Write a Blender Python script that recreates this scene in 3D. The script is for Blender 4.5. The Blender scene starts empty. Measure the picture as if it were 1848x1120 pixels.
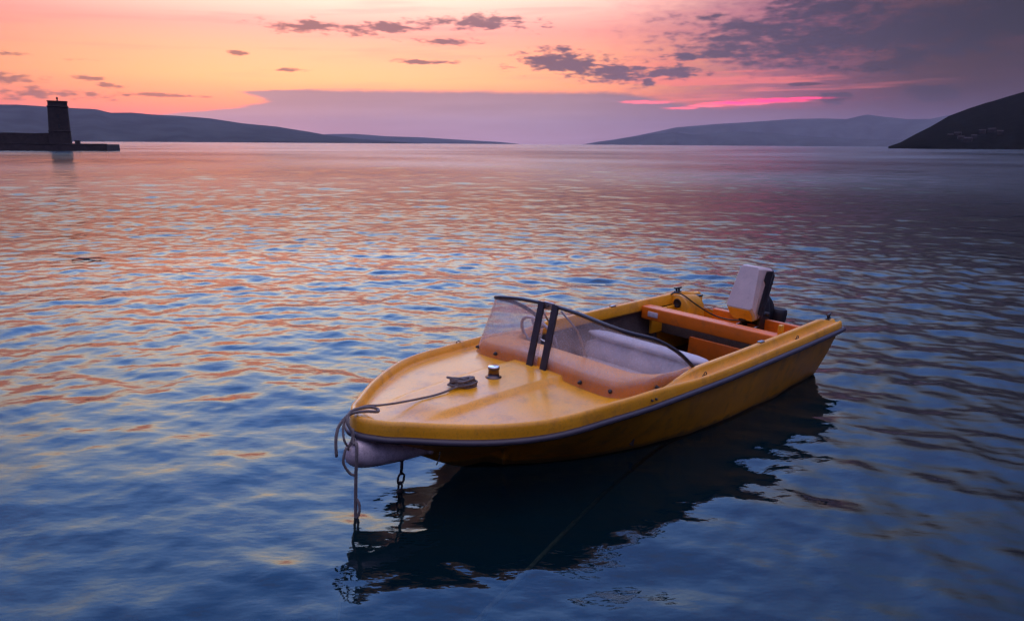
import bpy, bmesh, math, random
import numpy as np
from mathutils import Matrix, Vector

random.seed(7)
R = math.radians
scene = bpy.context.scene
COL = scene.collection

# ------------------------------------------------------------------ camera
CAM_H = 1.95
PITCH, ROLL = R(11.98), R(0.38)
cam_data = bpy.data.cameras.new('camera')
cam_data.sensor_width = 36.0
cam_data.lens = 27.546
cam_data.clip_start = 0.05
cam_data.clip_end = 60000.0
cam = bpy.data.objects.new('camera', cam_data)
COL.objects.link(cam)
cam.matrix_world = (Matrix.Translation((0, 0, CAM_H)) @ Matrix.Rotation(math.pi / 2 - PITCH, 4, 'X')
                    @ Matrix.Rotation(ROLL, 4, 'Z'))
scene.camera = cam

# ------------------------------------------------------------------ render / exposure
scene.view_settings.view_transform = 'Standard'
scene.view_settings.look = 'None'
scene.view_settings.exposure = 1.42
scene.view_settings.gamma = 1.0
scene.render.engine = 'CYCLES'
cy = scene.cycles
cy.max_bounces = 8
cy.diffuse_bounces = 3
cy.glossy_bounces = 5
cy.transmission_bounces = 6
cy.transparent_max_bounces = 16
cy.volume_bounces = 1
cy.caustics_reflective = False
cy.caustics_refractive = False
cy.sample_clamp_indirect = 6.0
cy.use_denoising = True
cy.use_adaptive_sampling = True
cy.adaptive_threshold = 0.02
try:
    cy.denoiser = 'OPENIMAGEDENOISE'
except Exception:
    pass

SUN_AZ, SUN_EL = -24.0, 0.8          # degrees, azimuth from +Y towards +X


LX = 0.435


def lin(c):
    # display colour -> scene light at this exposure
    return tuple(LX * ((v / 255) / 12.92 if v / 255 <= 0.04045 else ((v / 255 + 0.055) / 1.055) ** 2.4) for v in c)


# ------------------------------------------------------------------ node helper
class NT:
    def __init__(self, tree):
        self.t = tree
        self.n = tree.nodes
        self.l = tree.links

    def new(self, typ, **kw):
        nd = self.n.new(typ)
        for k, v in kw.items():
            setattr(nd, k, v)
        return nd

    def put(self, sock, v):
        if hasattr(v, 'links') or hasattr(v, 'is_output'):
            self.l.new(v, sock)
        else:
            if isinstance(v, tuple) and len(v) == 3 and sock.type == 'RGBA':
                v = v + (1.0,)
            sock.default_value = v

    def m(self, op, a, b=0.0, c=0.0, clamp=False):
        nd = self.new('ShaderNodeMath', operation=op, use_clamp=clamp)
        self.put(nd.inputs[0], a)
        self.put(nd.inputs[1], b)
        self.put(nd.inputs[2], c)
        return nd.outputs[0]

    def sstep(self, v, lo, hi, a=0.0, b=1.0, kind='SMOOTHSTEP'):
        nd = self.new('ShaderNodeMapRange', interpolation_type=kind)
        self.put(nd.inputs['Value'], v)
        for k, x in (('From Min', lo), ('From Max', hi), ('To Min', a), ('To Max', b)):
            self.put(nd.inputs[k], x)
        return nd.outputs['Result']

    def mix(self, f, a, b, blend='MIX'):
        nd = self.new('ShaderNodeMix', data_type='RGBA', blend_type=blend)
        self.put(nd.inputs['Factor'], f)
        self.put(nd.inputs['A'], a)
        self.put(nd.inputs['B'], b)
        return nd.outputs['Result']

    def ramp(self, f, stops, interp='LINEAR'):
        nd = self.new('ShaderNodeValToRGB')
        cr = nd.color_ramp
        cr.interpolation = interp
        while len(cr.elements) < len(stops):
            cr.elements.new(0.5)
        for el, (p, c) in zip(cr.elements, stops):
            el.position = p
            el.color = tuple(c)[:3] + (1.0,)
        self.put(nd.inputs[0], f)
        return nd.outputs['Color']

    def noise(self, vec, scale, detail=4.0, rough=0.55, lac=2.0, dist=0.0, dim='3D'):
        nd = self.new('ShaderNodeTexNoise', noise_dimensions=dim)
        if vec is not None:
            self.put(nd.inputs['Vector'], vec)
        nd.inputs['Scale'].default_value = scale
        nd.inputs['Detail'].default_value = detail
        nd.inputs['Roughness'].default_value = rough
        nd.inputs['Lacunarity'].default_value = lac
        nd.inputs['Distortion'].default_value = dist
        return nd.outputs['Fac']

    def comb(self, x, y, z=0.0):
        nd = self.new('ShaderNodeCombineXYZ')
        self.put(nd.inputs[0], x)
        self.put(nd.inputs[1], y)
        self.put(nd.inputs[2], z)
        return nd.outputs[0]


# ------------------------------------------------------------------ world: dusk sky
world = bpy.data.worlds.new('World')
scene.world = world
world.use_nodes = True
world.cycles.sampling_method = 'MANUAL'
world.cycles.sample_map_resolution = 512
W = NT(world.node_tree)
W.n.clear()
tc = W.new('ShaderNodeTexCoord')
sep = W.new('ShaderNodeSeparateXYZ')
W.l.new(tc.outputs['Generated'], sep.inputs[0])
dx_, dy_, dz_ = sep.outputs
EL = W.m('MULTIPLY', W.m('ARCSINE', dz_), 57.2958)
AZ = W.m('MULTIPLY', W.m('ARCTAN2', dx_, dy_), 57.2958)
ELC = W.m('MAXIMUM', EL, 0.0)

# after-glow over the set sun, then blue; unseen zenith raised to light the boat
glow = W.ramp(W.m('DIVIDE', ELC, 90.0), [
    (0.000, (0.66, 0.078, 0.080)), (0.016, (0.70, 0.093, 0.070)), (0.030, (0.72, 0.160, 0.074)),
    (0.048, (0.75, 0.26, 0.105)), (0.066, (0.71, 0.245, 0.130)), (0.085, (0.59, 0.210, 0.170)),
    (0.107, (0.76, 0.38, 0.30)), (0.123, (1.08, 0.82, 0.60)), (0.145, (1.00, 0.88, 0.76)), (0.180, (0.72, 0.82, 1.02)), (0.235, (0.50, 0.72, 1.18)),
    (0.30, (0.28, 0.56, 1.32)), (0.42, (0.13, 0.36, 1.12)), (0.62, (0.32, 0.38, 0.68)), (1.0, (0.60, 0.50, 0.56))])
dark = W.ramp(W.m('DIVIDE', ELC, 90.0), [
    (0.000, (0.030, 0.016, 0.042)), (0.045, (0.022, 0.009, 0.024)), (0.095, (0.016, 0.009, 0.026)),
    (0.15, (0.026, 0.030, 0.085)), (0.30, (0.034, 0.066, 0.24)), (0.6, (0.28, 0.29, 0.50)), (1.0, (0.60, 0.50, 0.56))])
sig = W.m('ADD', 25.0, W.m('MULTIPLY', ELC, 0.62))
daz = W.m('DIVIDE', W.m('SUBTRACT', AZ, -11.5), sig)
gfac = W.m('EXPONENT', W.m('MULTIPLY', W.m('MULTIPLY', daz, daz), -1.0))
sky_col = W.mix(gfac, dark, glow)

# cloud noise, in degrees of azimuth and elevation
n_big = W.noise(W.comb(W.m('MULTIPLY', AZ, 0.30), W.m('MULTIPLY', EL, 1.0)), 1.0, 4.0, 0.64, dim='2D')
n_fine = W.noise(W.comb(W.m('MULTIPLY', AZ, 0.9), W.m('MULTIPLY', EL, 3.2)), 1.0, 2.0, 0.6, dim='2D')
n_wisp = W.noise(W.comb(W.m('MULTIPLY', AZ, 0.07), W.m('MULTIPLY', W.m('ADD', EL, W.m('MULTIPLY', AZ, -0.03)), 1.4)), 1.0, 3.0, 0.55, dim='2D')
nmix = W.m('ADD', W.m('MULTIPLY', W.m('SUBTRACT', n_big, 0.5), 1.3), W.m('MULTIPLY', W.m('SUBTRACT', n_fine, 0.5), 1.0))


AE = W.comb(AZ, EL, 0.0)


def dist_to(clouds):
    """distance to the nearest of some cloud centres, 1.0 on their outline: (azimuth, elevation, half width, half height)"""
    best = None
    for c in clouds:
        a0, e0, w, h = c[:4]
        mu = W.new('ShaderNodeVectorMath', operation='MULTIPLY_ADD')
        W.l.new(AE, mu.inputs[0])
        sx, sy = 1.0 / (w * 1.12), 1.0 / (h * 1.12)
        mu.inputs[1].default_value = (sx, sy, 0)
        mu.inputs[2].default_value = (-a0 * sx, -e0 * sy, 0)
        ln = W.new('ShaderNodeVectorMath', operation='LENGTH')
        W.l.new(mu.outputs[0], ln.inputs[0])
        best = ln.outputs['Value'] if best is None else W.m('MINIMUM', best, ln.outputs['Value'])
    return best


def cloud_mask(clouds, soft=0.45, amp=1.7):
    return W.sstep(W.m('MULTIPLY_ADD', nmix, amp, W.m('SUBTRACT', 1.0, dist_to(clouds))), 0.0, soft)


# thin pinkish streaks through the whole glow
wisp = W.m('MULTIPLY', W.sstep(n_wisp, 0.50, 0.72), W.sstep(EL, 2.0, 5.0))
sky_col = W.mix(W.m('MULTIPLY', wisp, 0.22), sky_col, lin((220, 120, 130)))
# veil of rose cloud to the right of the glow
veil = W.m('MULTIPLY', W.m('MULTIPLY', W.sstep(W.m('ADD', AZ, W.m('MULTIPLY', nmix, 6.0)), 4.0, 21.0), 0.88), W.sstep(EL, 18.0, 9.0))
veil_c = W.mix(W.sstep(AZ, 13.0, 29.0), lin((150, 84, 120)), lin((30, 20, 44)))
sky_col = W.mix(veil, sky_col, veil_c)
streak = W.m('MULTIPLY', W.sstep(n_wisp, 0.46, 0.60), W.m('MULTIPLY', W.sstep(AZ, 4.0, 11.0), W.sstep(AZ, 30.0, 17.0)))
streak = W.m('MULTIPLY', streak, W.m('MULTIPLY', W.sstep(EL, 2.2, 3.2), W.sstep(EL, 6.5, 4.6)))
sky_col = W.mix(W.m('MULTIPLY', streak, 0.6), sky_col, lin((255, 122, 116)))

# low cloud bank along the horizon
edge_v = W.ramp(W.m('DIVIDE', ELC, 5.0), [(0.0, (0.0,) * 3), (0.28, (0.12,) * 3), (0.37, (0.26,) * 3), (0.45, (0.46,) * 3), (0.535, (0.555,) * 3),
                                         (0.59, (0.53,) * 3), (0.655, (0.46,) * 3), (0.69, (0.55,) * 3), (0.73, (0.75,) * 3), (0.80, (0.95,) * 3)])
edge_az = W.m('MULTIPLY_ADD', edge_v, 20.0, -28.2)
bank_top = W.m('ADD', W.m('SUBTRACT', 3.66, W.m('MULTIPLY', W.sstep(AZ, 6.0, 15.0), 1.1)), W.m('MULTIPLY', nmix, 0.16))
bank = W.m('MULTIPLY', W.sstep(W.m('SUBTRACT', bank_top, EL), -0.12, 0.28), W.sstep(W.m('ADD', W.m('SUBTRACT', AZ, edge_az), W.m('MULTIPLY', nmix, 0.9)), -0.5, 1.0))
bank = W.m('MAXIMUM', bank, cloud_mask([(30.0, 1.0, 18.0, 2.6)], 0.5, 0.4))
bank_v = W.ramp(W.m('DIVIDE', ELC, 4.5), [(0.0, lin((172, 140, 160))), (0.35, lin((168, 140, 158))),
                                         (0.62, lin((164, 134, 148))), (0.85, lin((158, 124, 134))), (1.0, lin((160, 120, 130)))])
bank_h = W.ramp(W.m('DIVIDE', W.m('ADD', AZ, 35.0), 75.0), [(0.0, (1, 1, 1)), (0.50, (1, 0.97, 1.0)), (0.66, (0.60, 0.50, 0.62)),
                                                         (0.80, (0.24, 0.18, 0.29)), (0.93, (0.07, 0.058, 0.12)), (1.0, (0.05, 0.044, 0.10))])
bank_c = W.mix(1.0, bank_v, bank_h, 'MULTIPLY')
bank_n = W.m('ADD', 0.94, W.m('MULTIPLY', W.sstep(n_wisp, 0.35, 0.7), 0.12))
bank_c = W.mix(1.0, bank_c, bank_n, 'MULTIPLY')
sky_col = W.mix(W.m('MULTIPLY', bank, W.sstep(AZ, 34.0, 16.0, 0.75, 0.97)), sky_col, bank_c)

# last red light through a slit in the bank
slit = cloud_mask([(17.6, 2.98, 3.0, 0.21), (15.4, 2.84, 2.0, 0.15), (20.0, 3.10, 2.2, 0.10)], 1.1, 0.6)
slit2 = cloud_mask([(13.4, 2.66, 1.8, 0.12), (11.6, 2.52, 1.6, 0.13), (9.6, 2.9, 2.0, 0.16), (15.2, 2.80, 3.0, 0.14)], 0.9, 0.8)
sky_col = W.mix(W.m('MULTIPLY', slit2, 0.75), sky_col, (0.95, 0.10, 0.14))
sky_col = W.mix(W.m('MULTIPLY', slit, 0.95), sky_col, (1.25, 0.02, 0.16))

# separate darker clouds
cloud_c = W.ramp(W.m('DIVIDE', W.m('ADD', AZ, 35.0), 75.0), [
    (0.0, lin((104, 72, 82))), (0.25, lin((112, 80, 92))), (0.45, lin((104, 78, 98))), (0.60, lin((98, 76, 102))),
    (0.72, lin((66, 54, 82))), (0.84, lin((42, 35, 60))), (0.95, lin((18, 16, 32))), (1.0, lin((14, 12, 28)))])
C = [(-3.17, 8.11, 3.7, 0.46), (-8.68, 7.71, 2.07, 0.30), (-13.13, 7.64, 3.0, 0.32), (-10.94, 7.36, 1.49, 0.22),
     (-4.9, 6.86, 1.72, 0.22), (-2.59, 6.89, 0.69, 0.22), (-0.29, 8.46, 1.15, 0.16), (-6.45, 5.53, 1.92, 0.13),
     (-15.45, 4.77, 1.27, 0.12), (-18.58, 5.75, 0.52, 0.12), (-31.7, 3.5, 1.9, 0.38), (-29.32, 2.80, 2.83, 0.27),
     (-28.07, 4.91, 0.67, 0.09), (-31.67, 5.08, 0.84, 0.12), (-23.19, 2.92, 1.59, 0.12),
     (-27.41, 3.85, 0.77, 0.09), (-25.47, 2.85, 0.32, 0.09), (-26.67, 3.45, 0.37, 0.11), (-25.9, 3.38, 0.32, 0.09)]
C2 = [(3.99, 5.55, 3.6, 0.80), (6.71, 4.95, 3.4, 0.66), (3.39, 6.49, 1.54, 0.25), (10.32, 4.92, 2.45, 0.42),
      (9.4, 4.27, 0.46, 0.29), (11.95, 5.88, 1.67, 0.26)]
RC = [(19.8, 6.75, 8.6, 1.9), (25.9, 7.2, 10.2, 2.05), (31.72, 7.6, 7.2, 2.1), (15.47, 7.84, 2.5, 0.45),
      (14.45, 7.0, 2.17, 0.30), (13.79, 5.96, 3.1, 0.40), (20.92, 8.63, 4.67, 0.8), (12.92, 8.33, 0.66, 0.22),
      (13.82, 8.48, 0.8, 0.19)]
RD = [(25.6, 5.40, 1.25, 0.85), (23.87, 5.07, 1.78, 0.45), (21.4, 5.01, 0.47, 0.13), (19.61, 4.0, 1.45, 0.13),
      (21.57, 3.05, 1.0, 0.5), (27.51, 3.29, 1.6, 0.6)]
soft1 = cloud_mask([(a, e, w * 1.25, h * 1.3) for a, e, w, h in C], 0.85, 1.9)
soft2 = cloud_mask([(a, e, w * 1.05, h * 1.12) for a, e, w, h in C2], 0.7, 1.6)
right1 = cloud_mask([(a, e, w * 1.08, h * 1.12) for a, e, w, h in RC], 0.8, 1.2)
right2 = cloud_mask(RD, 0.5, 0.9)
# the dark deck of cloud at the upper right goes on overhead and round behind
deck_el = W.m('ADD', EL, W.m('MULTIPLY', nmix, 5.0))
deckc = W.m('MULTIPLY', W.sstep(deck_el, 7.0, 10.0), W.m('MULTIPLY', W.sstep(W.m('ADD', AZ, W.m('MULTIPLY', nmix, 14.0)), 12.0, 30.0), W.sstep(EL, 34.0, 12.0)))
sky_col = W.mix(W.m('MULTIPLY', soft1, 0.86), sky_col, cloud_c)
sky_col = W.mix(W.m('MULTIPLY', soft2, 0.95), sky_col, cloud_c)
sky_col = W.mix(W.m('MULTIPLY', W.m('MAXIMUM', right1, W.m('MULTIPLY', deckc, 0.55)), 0.96), sky_col, cloud_c)
sky_col = W.mix(W.m('MULTIPLY', right2, 0.72), sky_col, W.mix(0.35, cloud_c, lin((30, 24, 48))))

bg = W.new('ShaderNodeBackground')
W.put(bg.inputs['Color'], sky_col)
bg.inputs['Strength'].default_value = 1.0
nish = W.new('ShaderNodeTexSky', sky_type='NISHITA')
nish.sun_disc = False
nish.sun_elevation = R(SUN_EL)
nish.sun_rotation = R(SUN_AZ)
bg2 = W.new('ShaderNodeBackground')
W.l.new(nish.outputs[0], bg2.inputs['Color'])
bg2.inputs['Strength'].default_value = 0.006
addw = W.new('ShaderNodeAddShader')
W.l.new(bg.outputs[0], addw.inputs[0])
W.l.new(bg2.outputs[0], addw.inputs[1])
wout = W.new('ShaderNodeOutputWorld')
W.l.new(addw.outputs[0], wout.inputs['Surface'])

# ------------------------------------------------------------------ sun (already behind the bank, very soft)
sd = bpy.data.lights.new('sun', 'SUN')
sd.energy = 0.05
sd.angle = R(0.6)
sd.color = (1.0, 0.56, 0.36)
sun = bpy.data.objects.new('sun', sd)
COL.objects.link(sun)
to_sun = Vector((math.sin(R(SUN_AZ)) * math.cos(R(SUN_EL)), math.cos(R(SUN_AZ)) * math.cos(R(SUN_EL)), math.sin(R(SUN_EL))))
sun.rotation_euler = to_sun.to_track_quat('Z', 'Y').to_euler()

# ------------------------------------------------------------------ mesh helpers
def tag(o, label=None, cat=None, group=None, kind=None):
    if label: o['label'] = label
    if cat: o['category'] = cat
    if group: o['group'] = group
    if kind: o['kind'] = kind
    return o


def mobj(name, verts, faces, mat, parent=None, smooth=True, recalc=True):
    me = bpy.data.meshes.new(name)
    me.from_pydata([tuple(v) for v in verts], [], [tuple(f) for f in faces])
    if recalc:
        bm = bmesh.new()
        bm.from_mesh(me)
        bmesh.ops.recalc_face_normals(bm, faces=bm.faces)
        bm.to_mesh(me)
        bm.free()
    if smooth:
        me.polygons.foreach_set('use_smooth', [True] * len(me.polygons))
    me.materials.append(mat)
    me.update()
    o = bpy.data.objects.new(name, me)
    COL.objects.link(o)
    if parent is not None:
        o.parent = parent
    return o


def empty(name, loc=(0, 0, 0)):
    o = bpy.data.objects.new(name, None)
    o.empty_display_size = 0.2
    o.location = loc
    COL.objects.link(o)
    return o


class MB:
    """collects shapes for ONE mesh object"""
    def __init__(self):
        self.v, self.f = [], []

    def add(self, v, f):
        k = len(self.v)
        self.v += [tuple(x) for x in v]
        self.f += [tuple(i + k for i in q) for q in f]
        return self

    def loft(self, rows, cu=False, cv=False, caps=False):
        nr, nc = len(rows), len(rows[0])
        v = [p for r in rows for p in r]
        f = []
        for i in range(nr if cu else nr - 1):
            for j in range(nc if cv else nc - 1):
                a, b = i, (i + 1) % nr
                c, d = j, (j + 1) % nc
                f.append((a * nc + c, a * nc + d, b * nc + d, b * nc + c))
        if caps:
            f.append(tuple(range(nc))[::-1])
            f.append(tuple((nr - 1) * nc + j for j in range(nc)))
        return self.add(v, f)

    def tube(self, pts, rad, n=8, closed=False, flat=1.0, caps=True):
        pts = [Vector(p) for p in pts]
        m = len(pts)
        rad = rad if isinstance(rad, (list, tuple)) else [rad] * m
        rows = []
        up = Vector((0, 0, 1))
        prev = None
        for i, p in enumerate(pts):
            if closed:
                t = pts[(i + 1) % m] - pts[i - 1]
            else:
                t = pts[min(i + 1, m - 1)] - pts[max(i - 1, 0)]
            t.normalize()
            if prev is None:
                a = t.cross(up)
                if a.length < 0.05:
                    a = t.cross(Vector((1, 0, 0)))
            else:
                a = prev - t * prev.dot(t)
            a.normalize()
            prev = a
            b = t.cross(a)
            rows.append([p + (a * math.cos(2 * math.pi * k / n) + b * math.sin(2 * math.pi * k / n) * flat) * rad[i] for k in range(n)])
        return self.loft(rows, cu=closed, cv=True, caps=caps and not closed)

    def box(self, c, s, rot=None, bev=0.0):
        bm = bmesh.new()
        bmesh.ops.create_cube(bm, size=1.0)
        bmesh.ops.scale(bm, vec=s, verts=bm.verts)
        if bev > 0:
            bmesh.ops.bevel(bm, geom=list(bm.edges), offset=bev, segments=2, affect='EDGES', profile=0.6)
        if rot is not None:
            bmesh.ops.rotate(bm, cent=(0, 0, 0), matrix=rot, verts=bm.verts)
        bmesh.ops.translate(bm, vec=c, verts=bm.verts)
        bm.verts.index_update()
        self.add([v.co.copy() for v in bm.verts], [[v.index for v in f.verts] for f in bm.faces])
        bm.free()
        return self

    def lathe(self, prof, n=24, M=None):
        rows = []
        for r, z in prof:
            rows.append([Vector((r * math.cos(2 * math.pi * k / n), r * math.sin(2 * math.pi * k / n), z)) for k in range(n)])
        if M is not None:
            rows = [[M @ p for p in r] for r in rows]
        return self.loft(rows, cv=True, caps=True)

    def build(self, name, mat, parent=None, smooth=True):
        return mobj(name, self.v, self.f, mat, parent, smooth)


def catmull(P, n):
    P = [Vector(p) for p in P]
    Q = [P[0] * 2 - P[1]] + P + [P[-1] * 2 - P[-2]]
    out = []
    for i in range(1, len(Q) - 2):
        for k in range(n):
            t = k / n
            a, b, c, d = Q[i - 1], Q[i], Q[i + 1], Q[i + 2]
            out.append(0.5 * ((2 * b) + (c - a) * t + (2 * a - 5 * b + 4 * c - d) * t * t + (-a + 3 * b - 3 * c + d) * t ** 3))
    out.append(P[-1])
    return out


def hermite(k, v):
    k = np.array(k, float)
    v = np.array(v, float)
    h = np.diff(k)
    d = np.diff(v) / h
    m = np.r_[d[0], (d[:-1] * h[1:] + d[1:] * h[:-1]) / (h[1:] + h[:-1]), d[-1] * 1.6]

    def f(s):
        s = np.clip(np.asarray(s, float), k[0], k[-1])
        i = np.clip(np.searchsorted(k, s) - 1, 0, len(k) - 2)
        t = (s - k[i]) / h[i]
        return ((2 * t ** 3 - 3 * t ** 2 + 1) * v[i] + (t ** 3 - 2 * t ** 2 + t) * h[i] * m[i]
                + (-2 * t ** 3 + 3 * t ** 2) * v[i + 1] + (t ** 3 - t ** 2) * h[i] * m[i + 1])
    return f


def smooth01(x):
    x = np.clip(x, 0, 1)
    return x * x * (3 - 2 * x)


# ------------------------------------------------------------------ materials
def material(name):
    m = bpy.data.materials.new(name)
    m.use_nodes = True
    t = NT(m.node_tree)
    t.n.clear()
    out = t.new('ShaderNodeOutputMaterial')
    return m, t, out


def pbr(name, col, rough=0.5, metal=0.0, var=0.25, vscale=6.0, bump=0.0, bscale=60.0, coat=0.0, dirt=None, dirt_amt=0.0, spec=0.5,
        speck=None, speck_amt=0.0, speck_scale=160.0, waterline=False, sheen_tint=None):
    m, t, out = material(name)
    tcn = t.new('ShaderNodeTexCoord')
    vec = tcn.outputs['Object']
    b = t.new('ShaderNodeBsdfPrincipled')
    n1 = t.noise(vec, vscale, 6.0, 0.6)
    k = t.sstep(n1, 0.3, 0.7, 1.0 - var, 1.0 + var * 0.5, 'LINEAR')
    c = t.mix(1.0, col, k, 'MULTIPLY')
    if sheen_tint is not None:  # pale patches: sheen on the deck painted into the base colour
        c = t.mix(t.m('MULTIPLY', t.sstep(t.noise(vec, vscale * 0.9, 5.0, 0.62, dist=0.6), 0.42, 0.66), 0.25), c, sheen_tint)
    if dirt is not None:
        n2 = t.noise(vec, vscale * 2.7, 8.0, 0.68)
        c = t.mix(t.m('MULTIPLY', t.sstep(n2, 0.48, 0.72), dirt_amt), c, dirt)
    if speck is not None:
        n3 = t.noise(vec, speck_scale, 2.0, 0.5)
        c = t.mix(t.m('MULTIPLY', t.sstep(n3, 0.52, 0.66), speck_amt), c, speck)
    if waterline:
        sp = t.new('ShaderNodeSeparateXYZ')
        t.l.new(vec, sp.inputs[0])
        mpw = t.new('ShaderNodeMapping')
        t.l.new(vec, mpw.inputs['Vector'])
        mpw.inputs['Scale'].default_value = (14, 14, 1.2)
        nw = t.noise(mpw.outputs[0], 1.0, 6.0, 0.65)
        # runs of dirt down the topsides and a weedy band at the waterline
        c = t.mix(t.m('MULTIPLY', t.sstep(nw, 0.54, 0.70), 0.40), c, (0.20, 0.10, 0.03))
        zz = t.m('ADD', sp.outputs[2], t.m('MULTIPLY', t.m('SUBTRACT', nw, 0.5), 0.10))
        c = t.mix(t.sstep(zz, 0.07, 0.035, 0.0, 0.7), c, (0.075, 0.060, 0.022))
        mps = t.new('ShaderNodeMapping')
        t.l.new(vec, mps.inputs['Vector'])
        mps.inputs['Scale'].default_value = (3.0, 3.0, 55.0)
        mps.inputs['Rotation'].default_value = (0, R(12), 0)
        ns = t.noise(mps.outputs[0], 1.0, 3.0, 0.6)
        c = t.mix(t.m('MULTIPLY', t.sstep(ns, 0.68, 0.74), 0.35), c, (0.75, 0.42, 0.12))
    t.put(b.inputs['Base Color'], c)
    t.put(b.inputs['Roughness'], t.sstep(n1, 0.25, 0.75, max(rough - 0.08, 0.02), min(rough + 0.1, 1.0), 'LINEAR'))
    b.inputs['Metallic'].default_value = metal
    b.inputs['Specular IOR Level'].default_value = spec
    b.inputs['Coat Weight'].default_value = coat
    b.inputs['Coat Roughness'].default_value = 0.12
    if bump > 0:
        bn = t.new('ShaderNodeBump')
        bn.inputs['Strength'].default_value = bump
        bn.inputs['Distance'].default_value = 0.01
        t.put(bn.inputs['Height'], t.noise(vec, bscale, 4.0, 0.6))
        t.l.new(bn.outputs[0], b.inputs['Normal'])
    t.l.new(b.outputs[0], out.inputs['Surface'])
    return m


M = {}
M['gel'] = pbr('yellow_gelcoat', (0.90, 0.365, 0.006), 0.34, coat=0.10, var=0.16, vscale=3.0, bump=0.05, bscale=25, dirt=(0.42, 0.17, 0.03), dirt_amt=0.55, sheen_tint=(0.95, 0.50, 0.06), 
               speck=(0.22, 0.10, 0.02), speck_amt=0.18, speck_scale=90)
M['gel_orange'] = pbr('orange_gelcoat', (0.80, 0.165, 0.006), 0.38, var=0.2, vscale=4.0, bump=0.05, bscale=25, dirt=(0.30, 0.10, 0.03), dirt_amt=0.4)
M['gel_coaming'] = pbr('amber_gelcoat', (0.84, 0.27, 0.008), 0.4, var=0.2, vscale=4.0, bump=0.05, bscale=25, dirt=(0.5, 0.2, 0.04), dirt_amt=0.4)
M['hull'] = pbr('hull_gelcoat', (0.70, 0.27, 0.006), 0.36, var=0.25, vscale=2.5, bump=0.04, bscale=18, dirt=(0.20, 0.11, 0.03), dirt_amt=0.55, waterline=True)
M['rail'] = pbr('purple_black_rubber', (0.045, 0.034, 0.046), 0.40, var=0.3, vscale=9, bump=0.05)
M['black'] = pbr('black_plastic', (0.014, 0.012, 0.016), 0.45, var=0.3, vscale=20)
M['trim'] = pbr('dark_trim', (0.030, 0.026, 0.036), 0.38, var=0.3, vscale=20)
M['chrome'] = pbr('chrome', (0.75, 0.75, 0.78), 0.08, 1.0, var=0.1)
M['chrome_refl_tint'] = pbr('chrome_deck_reflection', (0.16, 0.11, 0.09), 0.12, 1.0, var=0.2)  # chrome with the deck's dark orange reflection put into its colour
M['steel'] = pbr('weathered_steel', (0.40, 0.38, 0.38), 0.35, 1.0, var=0.4, vscale=25)
M['chain'] = pbr('dark_galvanised_steel', (0.045, 0.038, 0.04), 0.5, 0.6, var=0.5, vscale=40)
M['seat'] = pbr('grey_vinyl', (0.50, 0.44, 0.46), 0.55, var=0.18, vscale=8, bump=0.08, bscale=200, dirt=(0.2, 0.17, 0.18), dirt_amt=0.35)
M['liner'] = pbr('flecked_liner', (0.11, 0.085, 0.075), 0.7, var=0.35, vscale=9, bump=0.15, bscale=140, speck=(0.30, 0.24, 0.18), speck_amt=0.5, speck_scale=150)
M['floor'] = pbr('brown_floor', (0.085, 0.035, 0.022), 0.65, var=0.45, vscale=7, bump=0.1, bscale=90)
M['rope'] = pbr('weathered_rope', (0.20, 0.165, 0.15), 0.85, var=0.4, vscale=60, bump=0.6, bscale=260)
M['rope_light'] = pbr('pale_rope', (0.24, 0.205, 0.19), 0.85, var=0.35, vscale=60, bump=0.6, bscale=260)
M['line_red'] = pbr('algae_line', (0.75, 0.32, 0.18), 0.85, var=0.4, vscale=30)
M['fender'] = pbr('fender_vinyl', (0.62, 0.50, 0.50), 0.42, var=0.2, vscale=9, bump=0.05, dirt=(0.16, 0.12, 0.13), dirt_amt=0.55, speck=(0.1, 0.08, 0.08), speck_amt=0.3, speck_scale=120)
M['cowl'] = pbr('cowl_paint', (0.62, 0.50, 0.45), 0.40, var=0.1, vscale=8, dirt=(0.25, 0.22, 0.23), dirt_amt=0.25, speck=(0.3, 0.27, 0.3), speck_amt=0.25, speck_scale=200)
M['white'] = pbr('white_plate', (0.70, 0.62, 0.60), 0.4, var=0.3, vscale=30, dirt=(0.35, 0.25, 0.2), dirt_amt=0.4)
M['stone'] = pbr('harbour_stone', (0.050, 0.034, 0.032), 0.9, var=0.45, vscale=1.2, bump=0.6, bscale=3.0)
M['refl_dark'] = pbr('dark_reflection_tone', (0.03, 0.017, 0.01), 0.6, var=0.4, vscale=30)  # dark tone for the strip that stands in for a water reflection


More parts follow.
